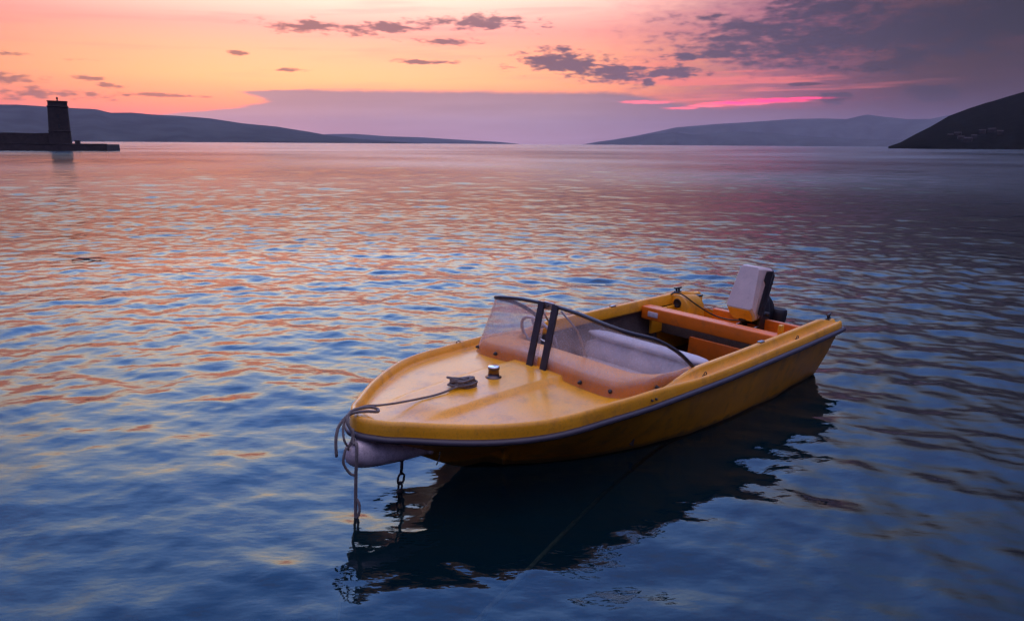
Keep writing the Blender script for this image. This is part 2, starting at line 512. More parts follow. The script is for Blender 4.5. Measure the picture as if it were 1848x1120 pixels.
def glass_material():
    m, t, out = material('weathered_acrylic')
    tcn = t.new('ShaderNodeTexCoord')
    vec = tcn.outputs['Object']
    tr = t.new('ShaderNodeBsdfTransparent')
    tr.inputs['Color'].default_value = (0.95, 0.93, 0.92, 1)
    gl = t.new('ShaderNodeBsdfGlossy')
    gl.inputs['Roughness'].default_value = 0.05
    lw = t.new('ShaderNodeLayerWeight')
    lw.inputs['Blend'].default_value = 0.5
    fz = t.m('MULTIPLY_ADD', t.m('POWER', lw.outputs['Facing'], 5.0), 0.7, 0.03)
    mx = t.new('ShaderNodeMixShader')
    t.put(mx.inputs[0], fz)
    t.l.new(tr.outputs[0], mx.inputs[1])
    t.l.new(gl.outputs[0], mx.inputs[2])
    # salt haze and dried spray
    df = t.new('ShaderNodeBsdfDiffuse')
    df.inputs['Color'].default_value = (0.88, 0.80, 0.78, 1)
    tl = t.new('ShaderNodeBsdfTranslucent')
    tl.inputs['Color'].default_value = (0.92, 0.84, 0.82, 1)
    hz = t.new('ShaderNodeMixShader')
    hz.inputs[0].default_value = 0.85
    t.l.new(df.outputs[0], hz.inputs[1])
    t.l.new(tl.outputs[0], hz.inputs[2])
    cloudy = t.sstep(t.noise(vec, 5.0, 5.0, 0.6), 0.3, 0.75, 0.08, 0.24)
    spots = t.m('MULTIPLY', t.sstep(t.noise(vec, 170.0, 2.0, 0.5), 0.61, 0.70), 0.30)
    mp = t.new('ShaderNodeMapping')
    t.l.new(vec, mp.inputs['Vector'])
    mp.inputs['Scale'].default_value = (60, 60, 2.5)
    runs = t.m('MULTIPLY', t.sstep(t.noise(mp.outputs[0], 1.0, 3.0, 0.5), 0.62, 0.75), 0.06)
    f = t.m('ADD', t.m('ADD', cloudy, spots), runs, clamp=True)
    mx2 = t.new('ShaderNodeMixShader')
    t.put(mx2.inputs[0], f)
    t.l.new(mx.outputs[0], mx2.inputs[1])
    t.l.new(hz.outputs[0], mx2.inputs[2])
    t.l.new(mx2.outputs[0], out.inputs['Surface'])
    return m


M['glass'] = glass_material()


def hill_material(name, col, scale):
    m, t, out = material(name)
    tcn = t.new('ShaderNodeTexCoord')
    b = t.new('ShaderNodeBsdfPrincipled')
    n = t.noise(tcn.outputs['Object'], scale, 8.0, 0.65)
    c = t.mix(t.sstep(n, 0.35, 0.65), tuple(x * 0.6 for x in col), tuple(x * 1.5 for x in col))
    t.put(b.inputs['Base Color'], c)
    b.inputs['Roughness'].default_value = 0.95
    b.inputs['Specular IOR Level'].default_value = 0.0
    t.l.new(b.outputs[0], out.inputs['Surface'])
    return m


# ------------------------------------------------------------------ water
def water_material():
    m, t, out = material('sea_water')
    geo = t.new('ShaderNodeNewGeometry')
    pos = geo.outputs['Position']
    at = t.new('ShaderNodeAttribute')
    at.attribute_name = 'micro'
    rough = t.sstep(at.outputs['Fac'], 0.0, 1.0, 0.018, 1.0, 'LINEAR')
    mp = t.new('ShaderNodeMapping')
    t.l.new(pos, mp.inputs['Vector'])
    mp.inputs['Rotation'].default_value = (0, 0, R(-18))
    mp.inputs['Scale'].default_value = (0.55, 1.0, 1.0)
    h1 = t.noise(mp.outputs[0], 9.0, 3.0, 0.5)
    bn = t.new('ShaderNodeBump')
    bn.inputs['Strength'].default_value = 0.15
    bn.inputs['Distance'].default_value = 0.03
    t.put(bn.inputs['Height'], h1)
    nrm = bn.outputs[0]
    fr = t.new('ShaderNodeFresnel')
    fr.inputs['IOR'].default_value = 1.42
    t.l.new(nrm, fr.inputs['Normal'])
    gl = t.new('ShaderNodeBsdfGlossy')
    t.put(gl.inputs['Roughness'], rough)
    t.l.new(nrm, gl.inputs['Normal'])
    df = t.new('ShaderNodeBsdfDiffuse')
    df.inputs['Color'].default_value = (0.0009, 0.0095, 0.0130, 1)
    tr = t.new('ShaderNodeBsdfTransparent')
    tr.inputs['Color'].default_value = (0.45, 0.75, 0.80, 1)
    un = t.new('ShaderNodeMixShader')
    un.inputs[0].default_value = 0.38
    t.l.new(df.outputs[0], un.inputs[1])
    t.l.new(tr.outputs[0], un.inputs[2])
    mx = t.new('ShaderNodeMixShader')
    # unresolved wavelets far out reflect less than a flat mirror would
    fx = t.m('MULTIPLY', fr.outputs[0], t.sstep(at.outputs['Fac'], 0.0, 0.10, 1.0, 0.66))
    t.put(mx.inputs[0], fx)
    t.l.new(un.outputs[0], mx.inputs[1])
    t.l.new(gl.outputs[0], mx.inputs[2])
    t.l.new(mx.outputs[0], out.inputs['Surface'])
    return m


FAR = 14000.0


def build_water():
    rings = [0.0, 0.6, 1.2, 1.7]
    r = 1.7
    while r < FAR:
        step = max(0.021, r * r / 2757 * 0.43)
        if r > 60:
            step = r * 0.0095 + (r - 60) * 0.008
        r += step
        rings.append(min(r, FAR))
    rings = np.array(rings)
    ang = np.r_[np.linspace(-180, -52, 26)[:-1], np.linspace(-52, 52, 861), np.linspace(52, 180, 26)[1:-1]]
    A = np.radians(ang)
    nr, na = len(rings), len(A)
    rr, aa = np.meshgrid(rings, A, indexing='ij')
    x = rr * np.sin(aa)
    y = rr * np.cos(aa)
    dr = np.gradient(rings)
    da = np.gradient(A)
    spacing = np.maximum(dr[:, None], rr * np.abs(da)[None, :])
    rng = np.random.default_rng(11)
    z = np.zeros_like(x)
    lost = np.zeros_like(x)
    # slope variance per band: (wavelength range, rms slope, heading, spread, count)
    bands = [(5.0, 14.0, 0.010, 203, 42, 20), (2.2, 5.0, 0.026, 200, 45, 26), (0.95, 2.2, 0.034, 196, 50, 32), (0.50, 0.95, 0.052, 193, 60, 46),
             (0.26, 0.50, 0.066, 192, 64, 50), (0.11, 0.26, 0.044, 190, 65, 44)]
    # wind lanes: quieter near the quay, livelier further out
    gust = 0.74 + 0.30 * np.sin(x * 0.11 + 0.6 * np.sin(y * 0.07)) * np.sin(y * 0.13 + 1.1 + 0.8 * np.sin(x * 0.05))
    calm = 0.70 + 0.50 * smooth01((rr - 3.8) / 8.0) + 0.45 * smooth01((rr - 16.0) / 50.0)
    shelter = 0.45 + 0.55 * smooth01((rr - 6.0) / 40.0) + 1.0 * smooth01((rr - 40.0) / 110.0)
    for lo, hi, sl, head, spread, cnt in bands:
        for i in range(cnt):
            lam = lo * (hi / lo) ** rng.random()
            kk = 2 * math.pi / lam
            a = math.radians(head + rng.normal() * spread)
            amp = sl * math.sqrt(2.0 / cnt) / kk
            ph = rng.random() * 2 * math.pi
            w = np.clip((lam / spacing - 2.0) / 1.6, 0, 1)
            mod = (gust * calm) if lam < 2.2 else (shelter if lam < 5 else np.clip((rr - 10) / 60.0, 0, 1))
            z += amp * w * mod * np.sin(kk * (math.sin(a) * x + math.cos(a) * y) + ph)
            lost += (1 - w ** 2) * (sl * sl / cnt) * (mod ** 2)
    z[0, :] = 0
    patch = 1.0 + 0.30 * np.sin(0.05 * x + 1.3 * np.sin(0.011 * y)) * np.sin(0.023 * y + 0.9 * np.sin(0.03 * x)) * np.exp(-rr / 900.0)
    micro = np.clip(np.sqrt(2.0 * np.sqrt(lost)) * 0.27 * patch, 0, 1)   # unresolved slopes as roughness
    verts = np.stack([x, y, z], -1).reshape(-1, 3)
    i = np.arange(nr - 1)[:, None]
    j = np.arange(na)[None, :]
    j2 = (j + 1) % na
    quads = np.stack([i * na + j, i * na + j2, (i + 1) * na + j2, (i + 1) * na + j], -1).reshape(-1, 4)
    quads = quads[na:]                                            # leave the degenerate centre ring to one fan
    me = bpy.data.meshes.new('sea')
    me.vertices.add(len(verts))
    me.vertices.foreach_set('co', verts.astype(np.float32).ravel())
    me.loops.add(quads.size)
    me.loops.foreach_set('vertex_index', quads.astype(np.int32).ravel())
    me.polygons.add(len(quads))
    me.polygons.foreach_set('loop_start', np.arange(0, quads.size, 4, dtype=np.int32))
    me.polygons.foreach_set('loop_total', np.full(len(quads), 4, dtype=np.int32))
    me.polygons.foreach_set('use_smooth', np.ones(len(quads), dtype=bool))
    me.update(calc_edges=True)
    att = me.attributes.new('micro', 'FLOAT', 'POINT')
    att.data.foreach_set('value', micro.astype(np.float32).ravel())
    me.materials.append(water_material())
    o = bpy.data.objects.new('sea', me)
    COL.objects.link(o)
    tag(o, kind='structure')
    print('water verts', len(verts), 'rings', nr)
    return o


build_water()

# dark bed deep below the surface
bed_m = pbr('dark_sea_bed', (0.003, 0.010, 0.013), 0.95, var=0.4, vscale=0.4)
bed = mobj('sea_bed', [(-FAR, -FAR, -7), (FAR, -FAR, -7), (FAR, FAR, -7), (-FAR, FAR, -7)], [(0, 1, 2, 3)], bed_m, smooth=False)
tag(bed, kind='structure')


# ------------------------------------------------------------------ hills across the bay
def ridge(name, prof, dist, mat, seed, depth=0.28, rows=16, cols=260, rough=0.05, foot=0.12):
    """a range of hills: crest line given as (bearing, rise) in degrees seen over the water from the quay"""
    rng = np.random.default_rng(seed)
    az = np.array([p[0] for p in prof])
    el = np.array([p[1] for p in prof])
    a = np.linspace(az[0], az[-1], cols)
    e = np.interp(a, az, el)
    crest = np.tan(np.radians(np.maximum(e, 0.0))) * dist + CAM_H
    ph = rng.random((14, 3)) * 6.28

    def fbm(u, v):
        s = 0
        for q in range(14):
            fq = 1.6 ** q * 0.25
            s = s + np.sin(fq * (u * math.cos(ph[q, 2]) + v * math.sin(ph[q, 2])) + ph[q, 0]) / 1.5 ** q
        return s
    crest = crest * (1 + rough * 0.35 * fbm(a * 1.5, a * 0)) 
    verts, faces = [], []
    ts = np.r_[np.linspace(0, 1, rows), 1.25, 1.6]
    for k, t in enumerate(ts):
        d = dist * (1 - depth * (1 - min(t, 1.0)) ** 1.0) if t <= 1 else dist * (1 + depth * (t - 1))
        prof_h = (t ** 0.85) if t <= 1 else max(0.0, 1 - (t - 1) * 1.7)
        # rays: keep crest visible as the skyline
        hh = crest * prof_h * (d / dist if t <= 1 else 1)
        hh = hh * (1 + (rough * fbm(a * 2.2, t * 7.0) if 0 < t < 1 else 0) * (1 - prof_h) * 1.5)
        for q in range(cols):
            wob = 1 + (0.02 * math.sin(a[q] * 1.3 + seed) + 0.01 * math.sin(a[q] * 3.7)) * (1 - min(t, 1))
            verts.append((math.sin(math.radians(a[q])) * d * wob, math.cos(math.radians(a[q])) * d * wob,
                          hh[q] - (3.0 if k == 0 else 0)))
    nr = len(ts)
    for k in range(nr - 1):
        for q in range(cols - 1):
            faces.append((k * cols + q, k * cols + q + 1, (k + 1) * cols + q + 1, (k + 1) * cols + q))
    o = mobj(name, verts, faces, mat, recalc=False)
    tag(o, kind='structure')
    return o


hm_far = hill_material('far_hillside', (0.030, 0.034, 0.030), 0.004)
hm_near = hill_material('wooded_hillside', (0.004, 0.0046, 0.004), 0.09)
P_left = [(-52, 1.2), (-44, 1.7), (-38, 1.9), (-35.66, 1.97), (-34.06, 2.11), (-32.42, 2.1), (-31.57, 2.13), (-29.93, 2.05), (-28.65, 2.01), (-27.33, 1.98),
          (-26.51, 1.78), (-25.3, 1.82), (-24.27, 1.74), (-22.45, 1.67), (-20.62, 1.54), (-18.58, 1.25), (-16.36, 1.06),
          (-14.18, 0.73), (-13.06, 0.52), (-11.18, 0.30), (-8.3, 0.12), (-6.5, 0.0)]
P_low = [(-17.0, 0.1), (-14.93, 0.45), (-12.69, 0.60), (-11.17, 0.62), (-8.87, 0.47), (-6.54, 0.42), (-3.8, 0.27), (-1.03, 0.14), (0.5, 0.0)]
P_mount = [(5.0, 0.0), (6.07, 0.2), (7.24, 0.36), (8.78, 0.63), (10.04, 0.9), (11.44, 1.21), (14.2, 1.44), (16.53, 1.58), (18.98, 1.76), (20.89, 1.79),
           (22.46, 1.74), (23.63, 2.03), (24.72, 1.87), (26.12, 1.72), (27.34, 1.74), (28.56, 2.0), (30.36, 1.91), (33.71, 2.1), (38, 1.8), (46, 1.5), (52, 1.1)]
P_front = [(5.6, 0.0), (6.47, 0.15), (7.78, 0.42), (9.55, 0.71), (11.45, 0.87), (12.6, 0.72), (14.09, 0.84), (15.92, 0.92), (18.09, 0.85),
           (20.23, 0.62), (22.97, 0.5), (24.96, 0.44), (26.87, 0.5), (30, 0.4)]
P_hill = [(25.1, 0.0), (25.78, 0.27), (26.59, 0.79), (27.42, 1.27), (28.31, 1.87), (29.28, 2.29), (30.27, 2.67), (32.14, 3.24), (34.84, 3.71),
          (38.08, 3.82), (41.99, 3.5), (47, 3.0), (55, 2.6)]
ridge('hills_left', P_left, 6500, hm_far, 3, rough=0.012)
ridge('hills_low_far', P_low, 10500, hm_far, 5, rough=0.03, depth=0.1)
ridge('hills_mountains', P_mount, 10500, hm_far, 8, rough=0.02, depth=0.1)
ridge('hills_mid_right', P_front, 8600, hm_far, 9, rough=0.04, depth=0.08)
ridge('hills_wooded_right', P_hill, 1200, hm_near, 12, rough=0.035, depth=0.30, cols=900)


# hamlet on the wooded hill
house_wall = pbr('plaster', (0.022, 0.014, 0.014), 0.9, var=0.3, vscale=0.3)
house_roof = pbr('roof_tiles', (0.025, 0.008, 0.008), 0.9, var=0.3, vscale=0.5)
win_m = pbr('dark_window', (0.02, 0.02, 0.025), 0.3)


def house(az, el_deg, d, w, dp, h, rot, label):
    # stand it on the slope: the slope runs from the shore at 0.70 d to the crest
    crest = np.interp(az, [p[0] for p in P_hill], [p[1] for p in P_hill])
    best = None
    for t in np.linspace(0.03, 0.9, 60):
        dd = 1200 * (1 - 0.30 * (1 - t))
        z = (math.tan(R(crest)) * 1200 + CAM_H) * t ** 0.85 * dd / 1200
        e = math.degrees(math.atan2(z - CAM_H, dd))
        if best is None or abs(e - el_deg) < best[0]:
            best = (abs(e - el_deg), dd, z)
    _, dd, z = best
    root = empty('house', (math.sin(R(az)) * dd, math.cos(R(az)) * dd, z))
    root.rotation_euler = (0, 0, -R(az) + rot)
    root.scale = (0.32, 0.32, 0.32)
    MB().box((0, 0, h / 2 - 2), (w, dp, h + 4)).build('wall', house_wall, root, False)
    ov = 0.5
    zt = h + 0.003
    v = [(-w / 2 - ov, -dp / 2 - ov, zt), (w / 2 + ov, -dp / 2 - ov, zt), (w / 2 + ov, dp / 2 + ov, zt), (-w / 2 - ov, dp / 2 + ov, zt),
         (-w / 2 - ov, 0, zt + dp * 0.3), (w / 2 + ov, 0, zt + dp * 0.3)]
    MB().add(v, [(0, 1, 5, 4), (2, 3, 4, 5), (0, 4, 3), (1, 2, 5), (3, 2, 1, 0)]).build('roof', house_roof, root, False)
    for i, xx in enumerate((-w * 0.28, w * 0.28)):
        MB().box((xx, -dp / 2 - 0.03, h * 0.58), (1.3, 0.1, 1.6)).build('window', win_m, root, False)
    tag(root, label, 'house', 'houses on the dark wooded hill')


hs = [(28.55, 0.62, 16, 10, 7, 'leftmost house of the hamlet on the dark wooded hill'),
      (28.95, 0.70, 20, 10, 8, 'red-roofed house second from the left on the dark hill'),
      (29.15, 0.50, 18, 10, 7, 'wide low house in the middle of the hillside hamlet'),
      (29.55, 0.38, 22, 11, 8, 'largest house at the foot of the hillside hamlet'),
      (29.85, 0.55, 15, 9, 7, 'small house right of the hamlet centre on the dark hill'),
      (30.25, 0.88, 18, 10, 8, 'higher house standing alone up the wooded slope'),
      (30.75, 0.95, 20, 10, 7, 'uppermost house right of the hillside hamlet'),
      (31.2, 0.80, 16, 10, 7, 'rightmost house on the dark wooded hill')]
for a_, e_, w_, d_, h_, l_ in hs:
    house(a_, e_, 0, w_, d_, h_, R(random.uniform(-20, 20)), l_)
#BOAT#
# ------------------------------------------------------------------ the breakwater with its light tower
def on_shore(az, d, z=0.0):
    return Vector((math.sin(R(az)) * d, math.cos(R(az)) * d, z))


def block(mb, cx, cy, cz, sx, sy, sz, rz, bev=0.06):
    mb.box((cx, cy, cz), (sx, sy, sz), Matrix.Rotation(rz, 3, 'Z'), bev)


pier_end = Vector((-84.3, 166.0, 0))
pier_dir = Vector((-1.0, -0.16, 0)).normalized()
pier_rz = math.atan2(pier_dir.y, pier_dir.x)
pier_n = Vector((-pier_dir.y, pier_dir.x, 0))
if pier_n.y < 0:
    pier_n = -pier_n


def pier_pt(along, across, z):
    return pier_end + pier_dir * along + pier_n * across + Vector((0, 0, z))


pier = empty('breakwater', pier_end)
tag(pier, 'long low stone breakwater with a raised wall under the light tower', 'breakwater')
MBq = MB()
rows = []
for along in np.linspace(0, 90, 46):
    j = random.uniform(-0.07, 0.07)
    rows.append([pier_pt(along, -0.25 + j, -2.0), pier_pt(along, 0.0 + j, 1.22 + random.uniform(-.03, .03)),
                 pier_pt(along, 0.35 + j, 1.30), pier_pt(along, 8.0, 1.32), pier_pt(along, 8.5, -2.0)])
rows = [[p - pier_end for p in r] for r in rows]
MBq.loft(rows, caps=True).build('quay', M['stone'], pier, False)
rows = []
for along in np.linspace(11.0, 90, 40):
    t = 3.55 + 0.05 * math.sin(along * 0.7) + random.uniform(-.04, .04)
    rows.append([pier_pt(along, 3.4, 1.0) - pier_end, pier_pt(along, 3.5, t) - pier_end, pier_pt(along, 4.6, t + 0.02) - pier_end, pier_pt(along, 4.7, 1.0) - pier_end])
MB().loft(rows, caps=True).build('parapet_wall', M['stone'], pier, False)
# coping stones along the quay edge, each its own block
cop_me = None
for k in range(30):
    al = 0.75 + k * 1.5
    p = pier_pt(al, 0.30, 1.36) - pier_end
    if cop_me is None:
        c = MB().box((0, 0, 0), (1.44, 0.7, 0.16), None, 0.03).build('coping_stone', M['stone'], pier, False)
        cop_me = c.data
    else:
        c = bpy.data.objects.new('coping_stone', cop_me)
        COL.objects.link(c)
        c.parent = pier
    c.location = p
    c.rotation_euler = (0, 0, pier_rz + random.uniform(-.02, .02))

tower = empty('light_tower', pier_pt(10.0, 3.3, 1.32))
tower.rotation_euler = (0, R(1.0), R(27.5))
tag(tower, 'square tapering stone light tower standing on the breakwater', 'tower')


def sq(hw, z, c=0.12):
    return [Vector((sx * (hw - (c if q else 0)), sy * (hw - (0 if q else c)), z)) for sx, sy, q in
            ((1, -1, 0), (1, -1, 1), (-1, -1, 1), (-1, -1, 0), (-1, 1, 0), (-1, 1, 1), (1, 1, 1), (1, 1, 0))]


def sq2(hw, z, c=0.25):
    p = [(hw, -hw + c), (hw, hw - c), (hw - c, hw), (-hw + c, hw), (-hw, hw - c), (-hw, -hw + c), (-hw + c, -hw), (hw - c, -hw)]
    return [Vector((x, y, z)) for x, y in p]


MB().loft([sq2(2.10, -0.1), sq2(2.05, 0.3), sq2(1.99, 2.45), sq2(1.98, 2.5)], cv=True, caps=True).build('base', M['stone'], tower, False)
MB().loft([sq2(2.04, 2.50), sq2(2.07, 2.55), sq2(2.07, 2.70), sq2(2.02, 2.75)], cv=True, caps=True).build('string_course', M['stone'], tower, False)
sh = MB().loft([sq2(1.97, 2.75), sq2(1.90, 5.0), sq2(1.83, 7.4)], cv=True, caps=True).build('shaft', M['stone'], tower, False)
for zz in (3.6, 5.6):
    MB().box((0, -1.97 + (zz - 2.75) * 0.03, zz), (0.35, 0.12, 0.75)).build('window', M['black'], sh, False)
MB().loft([sq2(1.84, 7.4), sq2(1.94, 7.5), sq2(1.94, 7.65), sq2(1.86, 7.7)], cv=True, caps=True).build('cornice', M['stone'], tower, False)
MB().loft([sq2(1.78, 7.7), sq2(1.74, 8.45), sq2(1.84, 8.5), sq2(1.86, 8.68), sq2(1.78, 8.72)], cv=True, caps=True).build('parapet', M['stone'], tower, False)
lp = MB().lathe([(0.22, 8.7), (0.2, 8.8), (0.13, 8.85), (0.13, 9.1)], 12).build('lamp_post', M['stone'], tower)
MB().lathe([(0.15, 9.1), (0.2, 9.13), (0.2, 9.4), (0.16, 9.48), (0.02, 9.55)], 12).build('lantern', M['black'], tower)
bx_ = empty('bollard_block', pier_pt(6.4, 2.4, 1.32))
bx_.rotation_euler = (0, 0, pier_rz)
tag(bx_, 'small squat stone block on the breakwater right of the tower', 'block')
MB().box((0, 0, 0.33), (0.85, 0.85, 0.68), None, 0.05).build('block', M['stone'], bx_, False)
MB().box((0, 0, 0.72), (0.95, 0.95, 0.10), None, 0.02).build('cap', M['stone'], bx_, False)

# ------------------------------------------------------------------ the motor boat
L = 4.293
bfun = hermite(np.array([0, .25, .5, .7, .82, .9, .96, .985, 1.0]) * L, [.7603, .7938, .8137, .7828, .696, .4776 + .012, .2468 + .012, .1509, .02])
LW = 3.571
wfun = hermite(np.array([-0.05, 0, .25, .5, .7, .85, .95, 1.0]) * LW, [.57, .5751, .6522, .6651, .5533, .3574, .1255, 0.0])


def bf(x):
    return float(bfun(max(x, 0.0))) - (0.02 * max(-x, 0) / 0.1)


def zr(x):
    s = min(max(x / L, -0.03), 1.0)
    z = .4719 * (1 - s) ** 2 + 2 * .4239 * s * (1 - s) + .4203 * s * s
    return z - 0.014 * math.exp(-((s - 0.88) / 0.08) ** 2)


boat = empty('motor_boat', (2.2424, 7.0135, 0.0))
boat.rotation_mode = 'XYZ'
boat.matrix_world = Matrix.Translation((2.2424, 7.0135, 0.0)) @ Matrix.Rotation(R(-136.38), 4, 'Z') @ Matrix.Rotation(R(-2.09), 4, 'X')
tag(boat, 'small yellow motor boat with a curved windscreen moored on the water', 'boat')

# stations
xs = list(np.r_[np.linspace(-0.045, 3.4, 46), np.linspace(3.46, 4.05, 14), np.linspace(4.09, 4.23, 8), [4.245, 4.26, 4.272, 4.282, 4.289, L]])
stem = hermite([-0.2, 1.0, 2.0, 2.8, 3.25, 3.572, 3.891, 4.074, 4.22, 4.293], [-.17, -.20, -.21, -.17, -.10, 0.0, .170, .262, .345, .395])


def section(x):
    zk = float(stem(x))
    top = zr(x) - 0.012
    b = bf(x) - 0.006
    pts = []
    if x < 3.35:
        bw = float(wfun(x))
        key = [(0.0, zk), (bw * 0.5, zk * 0.62), (bw * 0.92, zk * 0.12), (bw, 0.0), (bw + (b - bw) * 0.62, top * 0.55), (b, top)]
        key = [Vector((0, y, z)) for y, z in key]
        c = catmull(key, 4)
    else:
        f = min(max((x - 3.35) / 0.35, 0), 1)
        key = []
        for q in range(6):
            t = q / 5
            key.append(Vector((0, b * (t ** (1.15 + 0.25 * (1 - f))), zk + (top - zk) * t)))
        c = catmull(key, 4)
    return [(x, max(p.y, 0.0), p.z) for p in c]


def transom_x(z):
    return -0.02 - 0.03 * z


xs_h = [x for x in xs if x >= 0.0]
port_rows = [section(x) for x in xs_h]
rows = []
for r in port_rows:
    rows.append([(x, -y, z) for x, y, z in r[::-1]] + [tuple(p) for p in r[1:]])
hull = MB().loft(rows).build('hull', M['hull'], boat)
# transom closing the stern
tr = rows[0]
tv = [(p[0] - 0.004, p[1], min(p[2], 0.40)) for p in tr]
MB().add(tv, [tuple(range(len(tv)))]).build('transom', M['hull'], boat, False)

# gunwale moulding, from the port quarter round the bow to the starboard quarter
BOWP = [(0, -.012), (.002, .025), (.004, .055), (.011, .075), (.024, .082), (.036, .078), (.050, .045), (.060, .030), (.075, .024), (.082, .016), (.088, .006), (.094, -.01)]
AFTP = [(0, -.012), (.002, .022), (.006, .043), (.015, .053), (.028, .054), (.037, .040), (.060, .041), (.068, .092), (.080, .106), (.100, .106), (.110, .096), (.114, .012)]


def plan(x):
    e = 1e-3
    x0, x1 = max(x - e, -0.1), min(x + e, L)
    t = Vector((x1 - x0, bf(x1) - bf(x0)))
    t.normalize()
    return Vector((t.y, -t.x))        # inward


def offset(x, d):
    n = plan(x)
    if x > L - 1e-4:
        n = Vector((-1, 0))
    X, Y = x + n.x * d, bf(x) + n.y * d
    return X, max(Y, 0.0015)


def gun_row(x):
    k = float(smooth01((x - 2.05) / 0.65))
    r = []
    for (d0, h0), (d1, h1) in zip(AFTP, BOWP):
        d, h = d0 + (d1 - d0) * k, h0 + (h1 - h0) * k
        h = h - max(h - 0.055, 0) * (1 - k) * float(smooth01((0.26 - x) / 0.24)) * 0.85
        X, Y = offset(x, d)
        r.append((X, Y, zr(x) + h))
    return r


rows = [gun_row(x) for x in xs]
full = rows + [[(p[0], -p[1], p[2]) for p in r] for r in rows[::-1]]
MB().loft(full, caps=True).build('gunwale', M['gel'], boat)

# rubbing strake
pts = [(-0.055, bf(-0.05) - 0.06, zr(0) - 0.014), (-0.078, bf(-0.05) - 0.015, zr(0) - 0.014), (-0.066, bf(-.05) + 0.008, zr(0) - 0.014)]
for x in xs[1:]:
    n = plan(x)
    X, Y = x - n.x * 0.010, bf(x) - n.y * 0.010
    pts.append((X, max(Y, 0.0), zr(x) - 0.014))
full = pts + [(p[0], -p[1], p[2]) for p in pts[::-1]]
MB().tube(full, 0.0235, 10, flat=0.78).build('rub_rail', M['rail'], boat)

# foredeck with a raised centre panel
dx = [x for x in xs if 2.50 <= x <= 4.272]
rows = []
NV = 61
for x in dx:
    X, Y = offset(x, 0.070)
    z0 = zr(x) + 0.0265
    r = []
    for k in range(NV):
        v = -1 + 2 * k / (NV - 1)
        y = v * Y
        crown = 0.020 * (1 - v * v) * min(Y / 0.6, 1)
        wdt = 0.235 - 0.03 * (X - 2.8)
        edge = float(smooth01((wdt - abs(y)) / 0.030 + 0.5))
        front = float(smooth01((4.02 - X - 0.25 * abs(y)) / 0.20))
        r.append((X, y, z0 + crown + 0.030 * edge * front))
    rows.append(r)
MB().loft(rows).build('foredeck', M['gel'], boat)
# nose plate that closes the bow
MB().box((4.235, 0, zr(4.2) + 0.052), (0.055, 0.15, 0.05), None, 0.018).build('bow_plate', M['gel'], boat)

# windscreen surface
GB = [(2.885, 0), (2.892, .15), (2.902, .30), (2.908, .45), (2.895, .585), (2.825, .675), (2.65, .698), (2.42, .698), (2.18, .698)]
GT = [(2.785, 0, .914), (2.785, .13, .912), (2.788, .27, .905), (2.792, .40, .892), (2.772, .52, .872), (2.690, .605, .836), (2.46, .645, .760), (2.25, .668, .648), (2.10, .698, .525)]
gb = catmull([(x, y, .425) for x, y in GB], 6)
gt = catmull(GT, 6)
NG = len(gb)


def screen(i, h, off=0.0, side=1):
    i = max(0, min(NG - 1, i))
    p = gb[i].lerp(gt[i], h)
    a = gb[max(i - 1, 0)] - gb[min(i + 1, NG - 1)]
    n = Vector((a.y, -a.x, 0))
    n.normalize()
    if n.x * 0.3 + n.y < 0 and i > 2:
        n = -n
    if i <= 2 and n.x < 0:
        n = -n
    p = p + n * off
    return Vector((p.x, p.y * side, p.z))


# coaming behind the screen: outer face, rounded top, dash shelf, lip
LIP = [(2.60, 0, .560), (2.60, .15, .560), (2.590, .30, .553), (2.565, .43, .540), (2.52, .53, .526), (2.42, .600, .515), (2.31, .638, .510), (2.20, .650, .512), (2.08, .655, .518)]
lip = catmull(LIP, 6)
rows = []
for i in range(NG):
    hb_ = 0.26 if i < NG - 14 else 0.26 + 0.24 * (i - (NG - 14)) / 13
    p0 = screen(i, 0.0, -0.008)
    p1 = screen(i, hb_ * 0.75, -0.008)
    p2 = screen(i, hb_, -0.013)
    q = lip[i]
    topz = p2.z + 0.010
    p3 = Vector((p2.x, p2.y, topz)).lerp(Vector((q.x, q.y, topz)), 0.10)
    p4 = p3.lerp(Vector((q.x, q.y, max(q.z, topz - 0.01) + 0.006)), 0.45)
    p5 = Vector((q.x, q.y, q.z + 0.004)).lerp(p4, 0.1)
    p6 = Vector((q.x, q.y, q.z)) + Vector((-0.012, 0, -0.008))
    p7 = Vector((q.x, q.y * 0.995, q.z - 0.03)) + Vector((-0.008, 0, 0))
    rows.append([p0, p1, p2, p3, p4, p5, p6, p7])
full = [[Vector((p.x, -p.y, p.z)) for p in r] for r in rows[:0:-1]] + rows
MB().loft(full).build('coaming', M['gel_coaming'], boat)

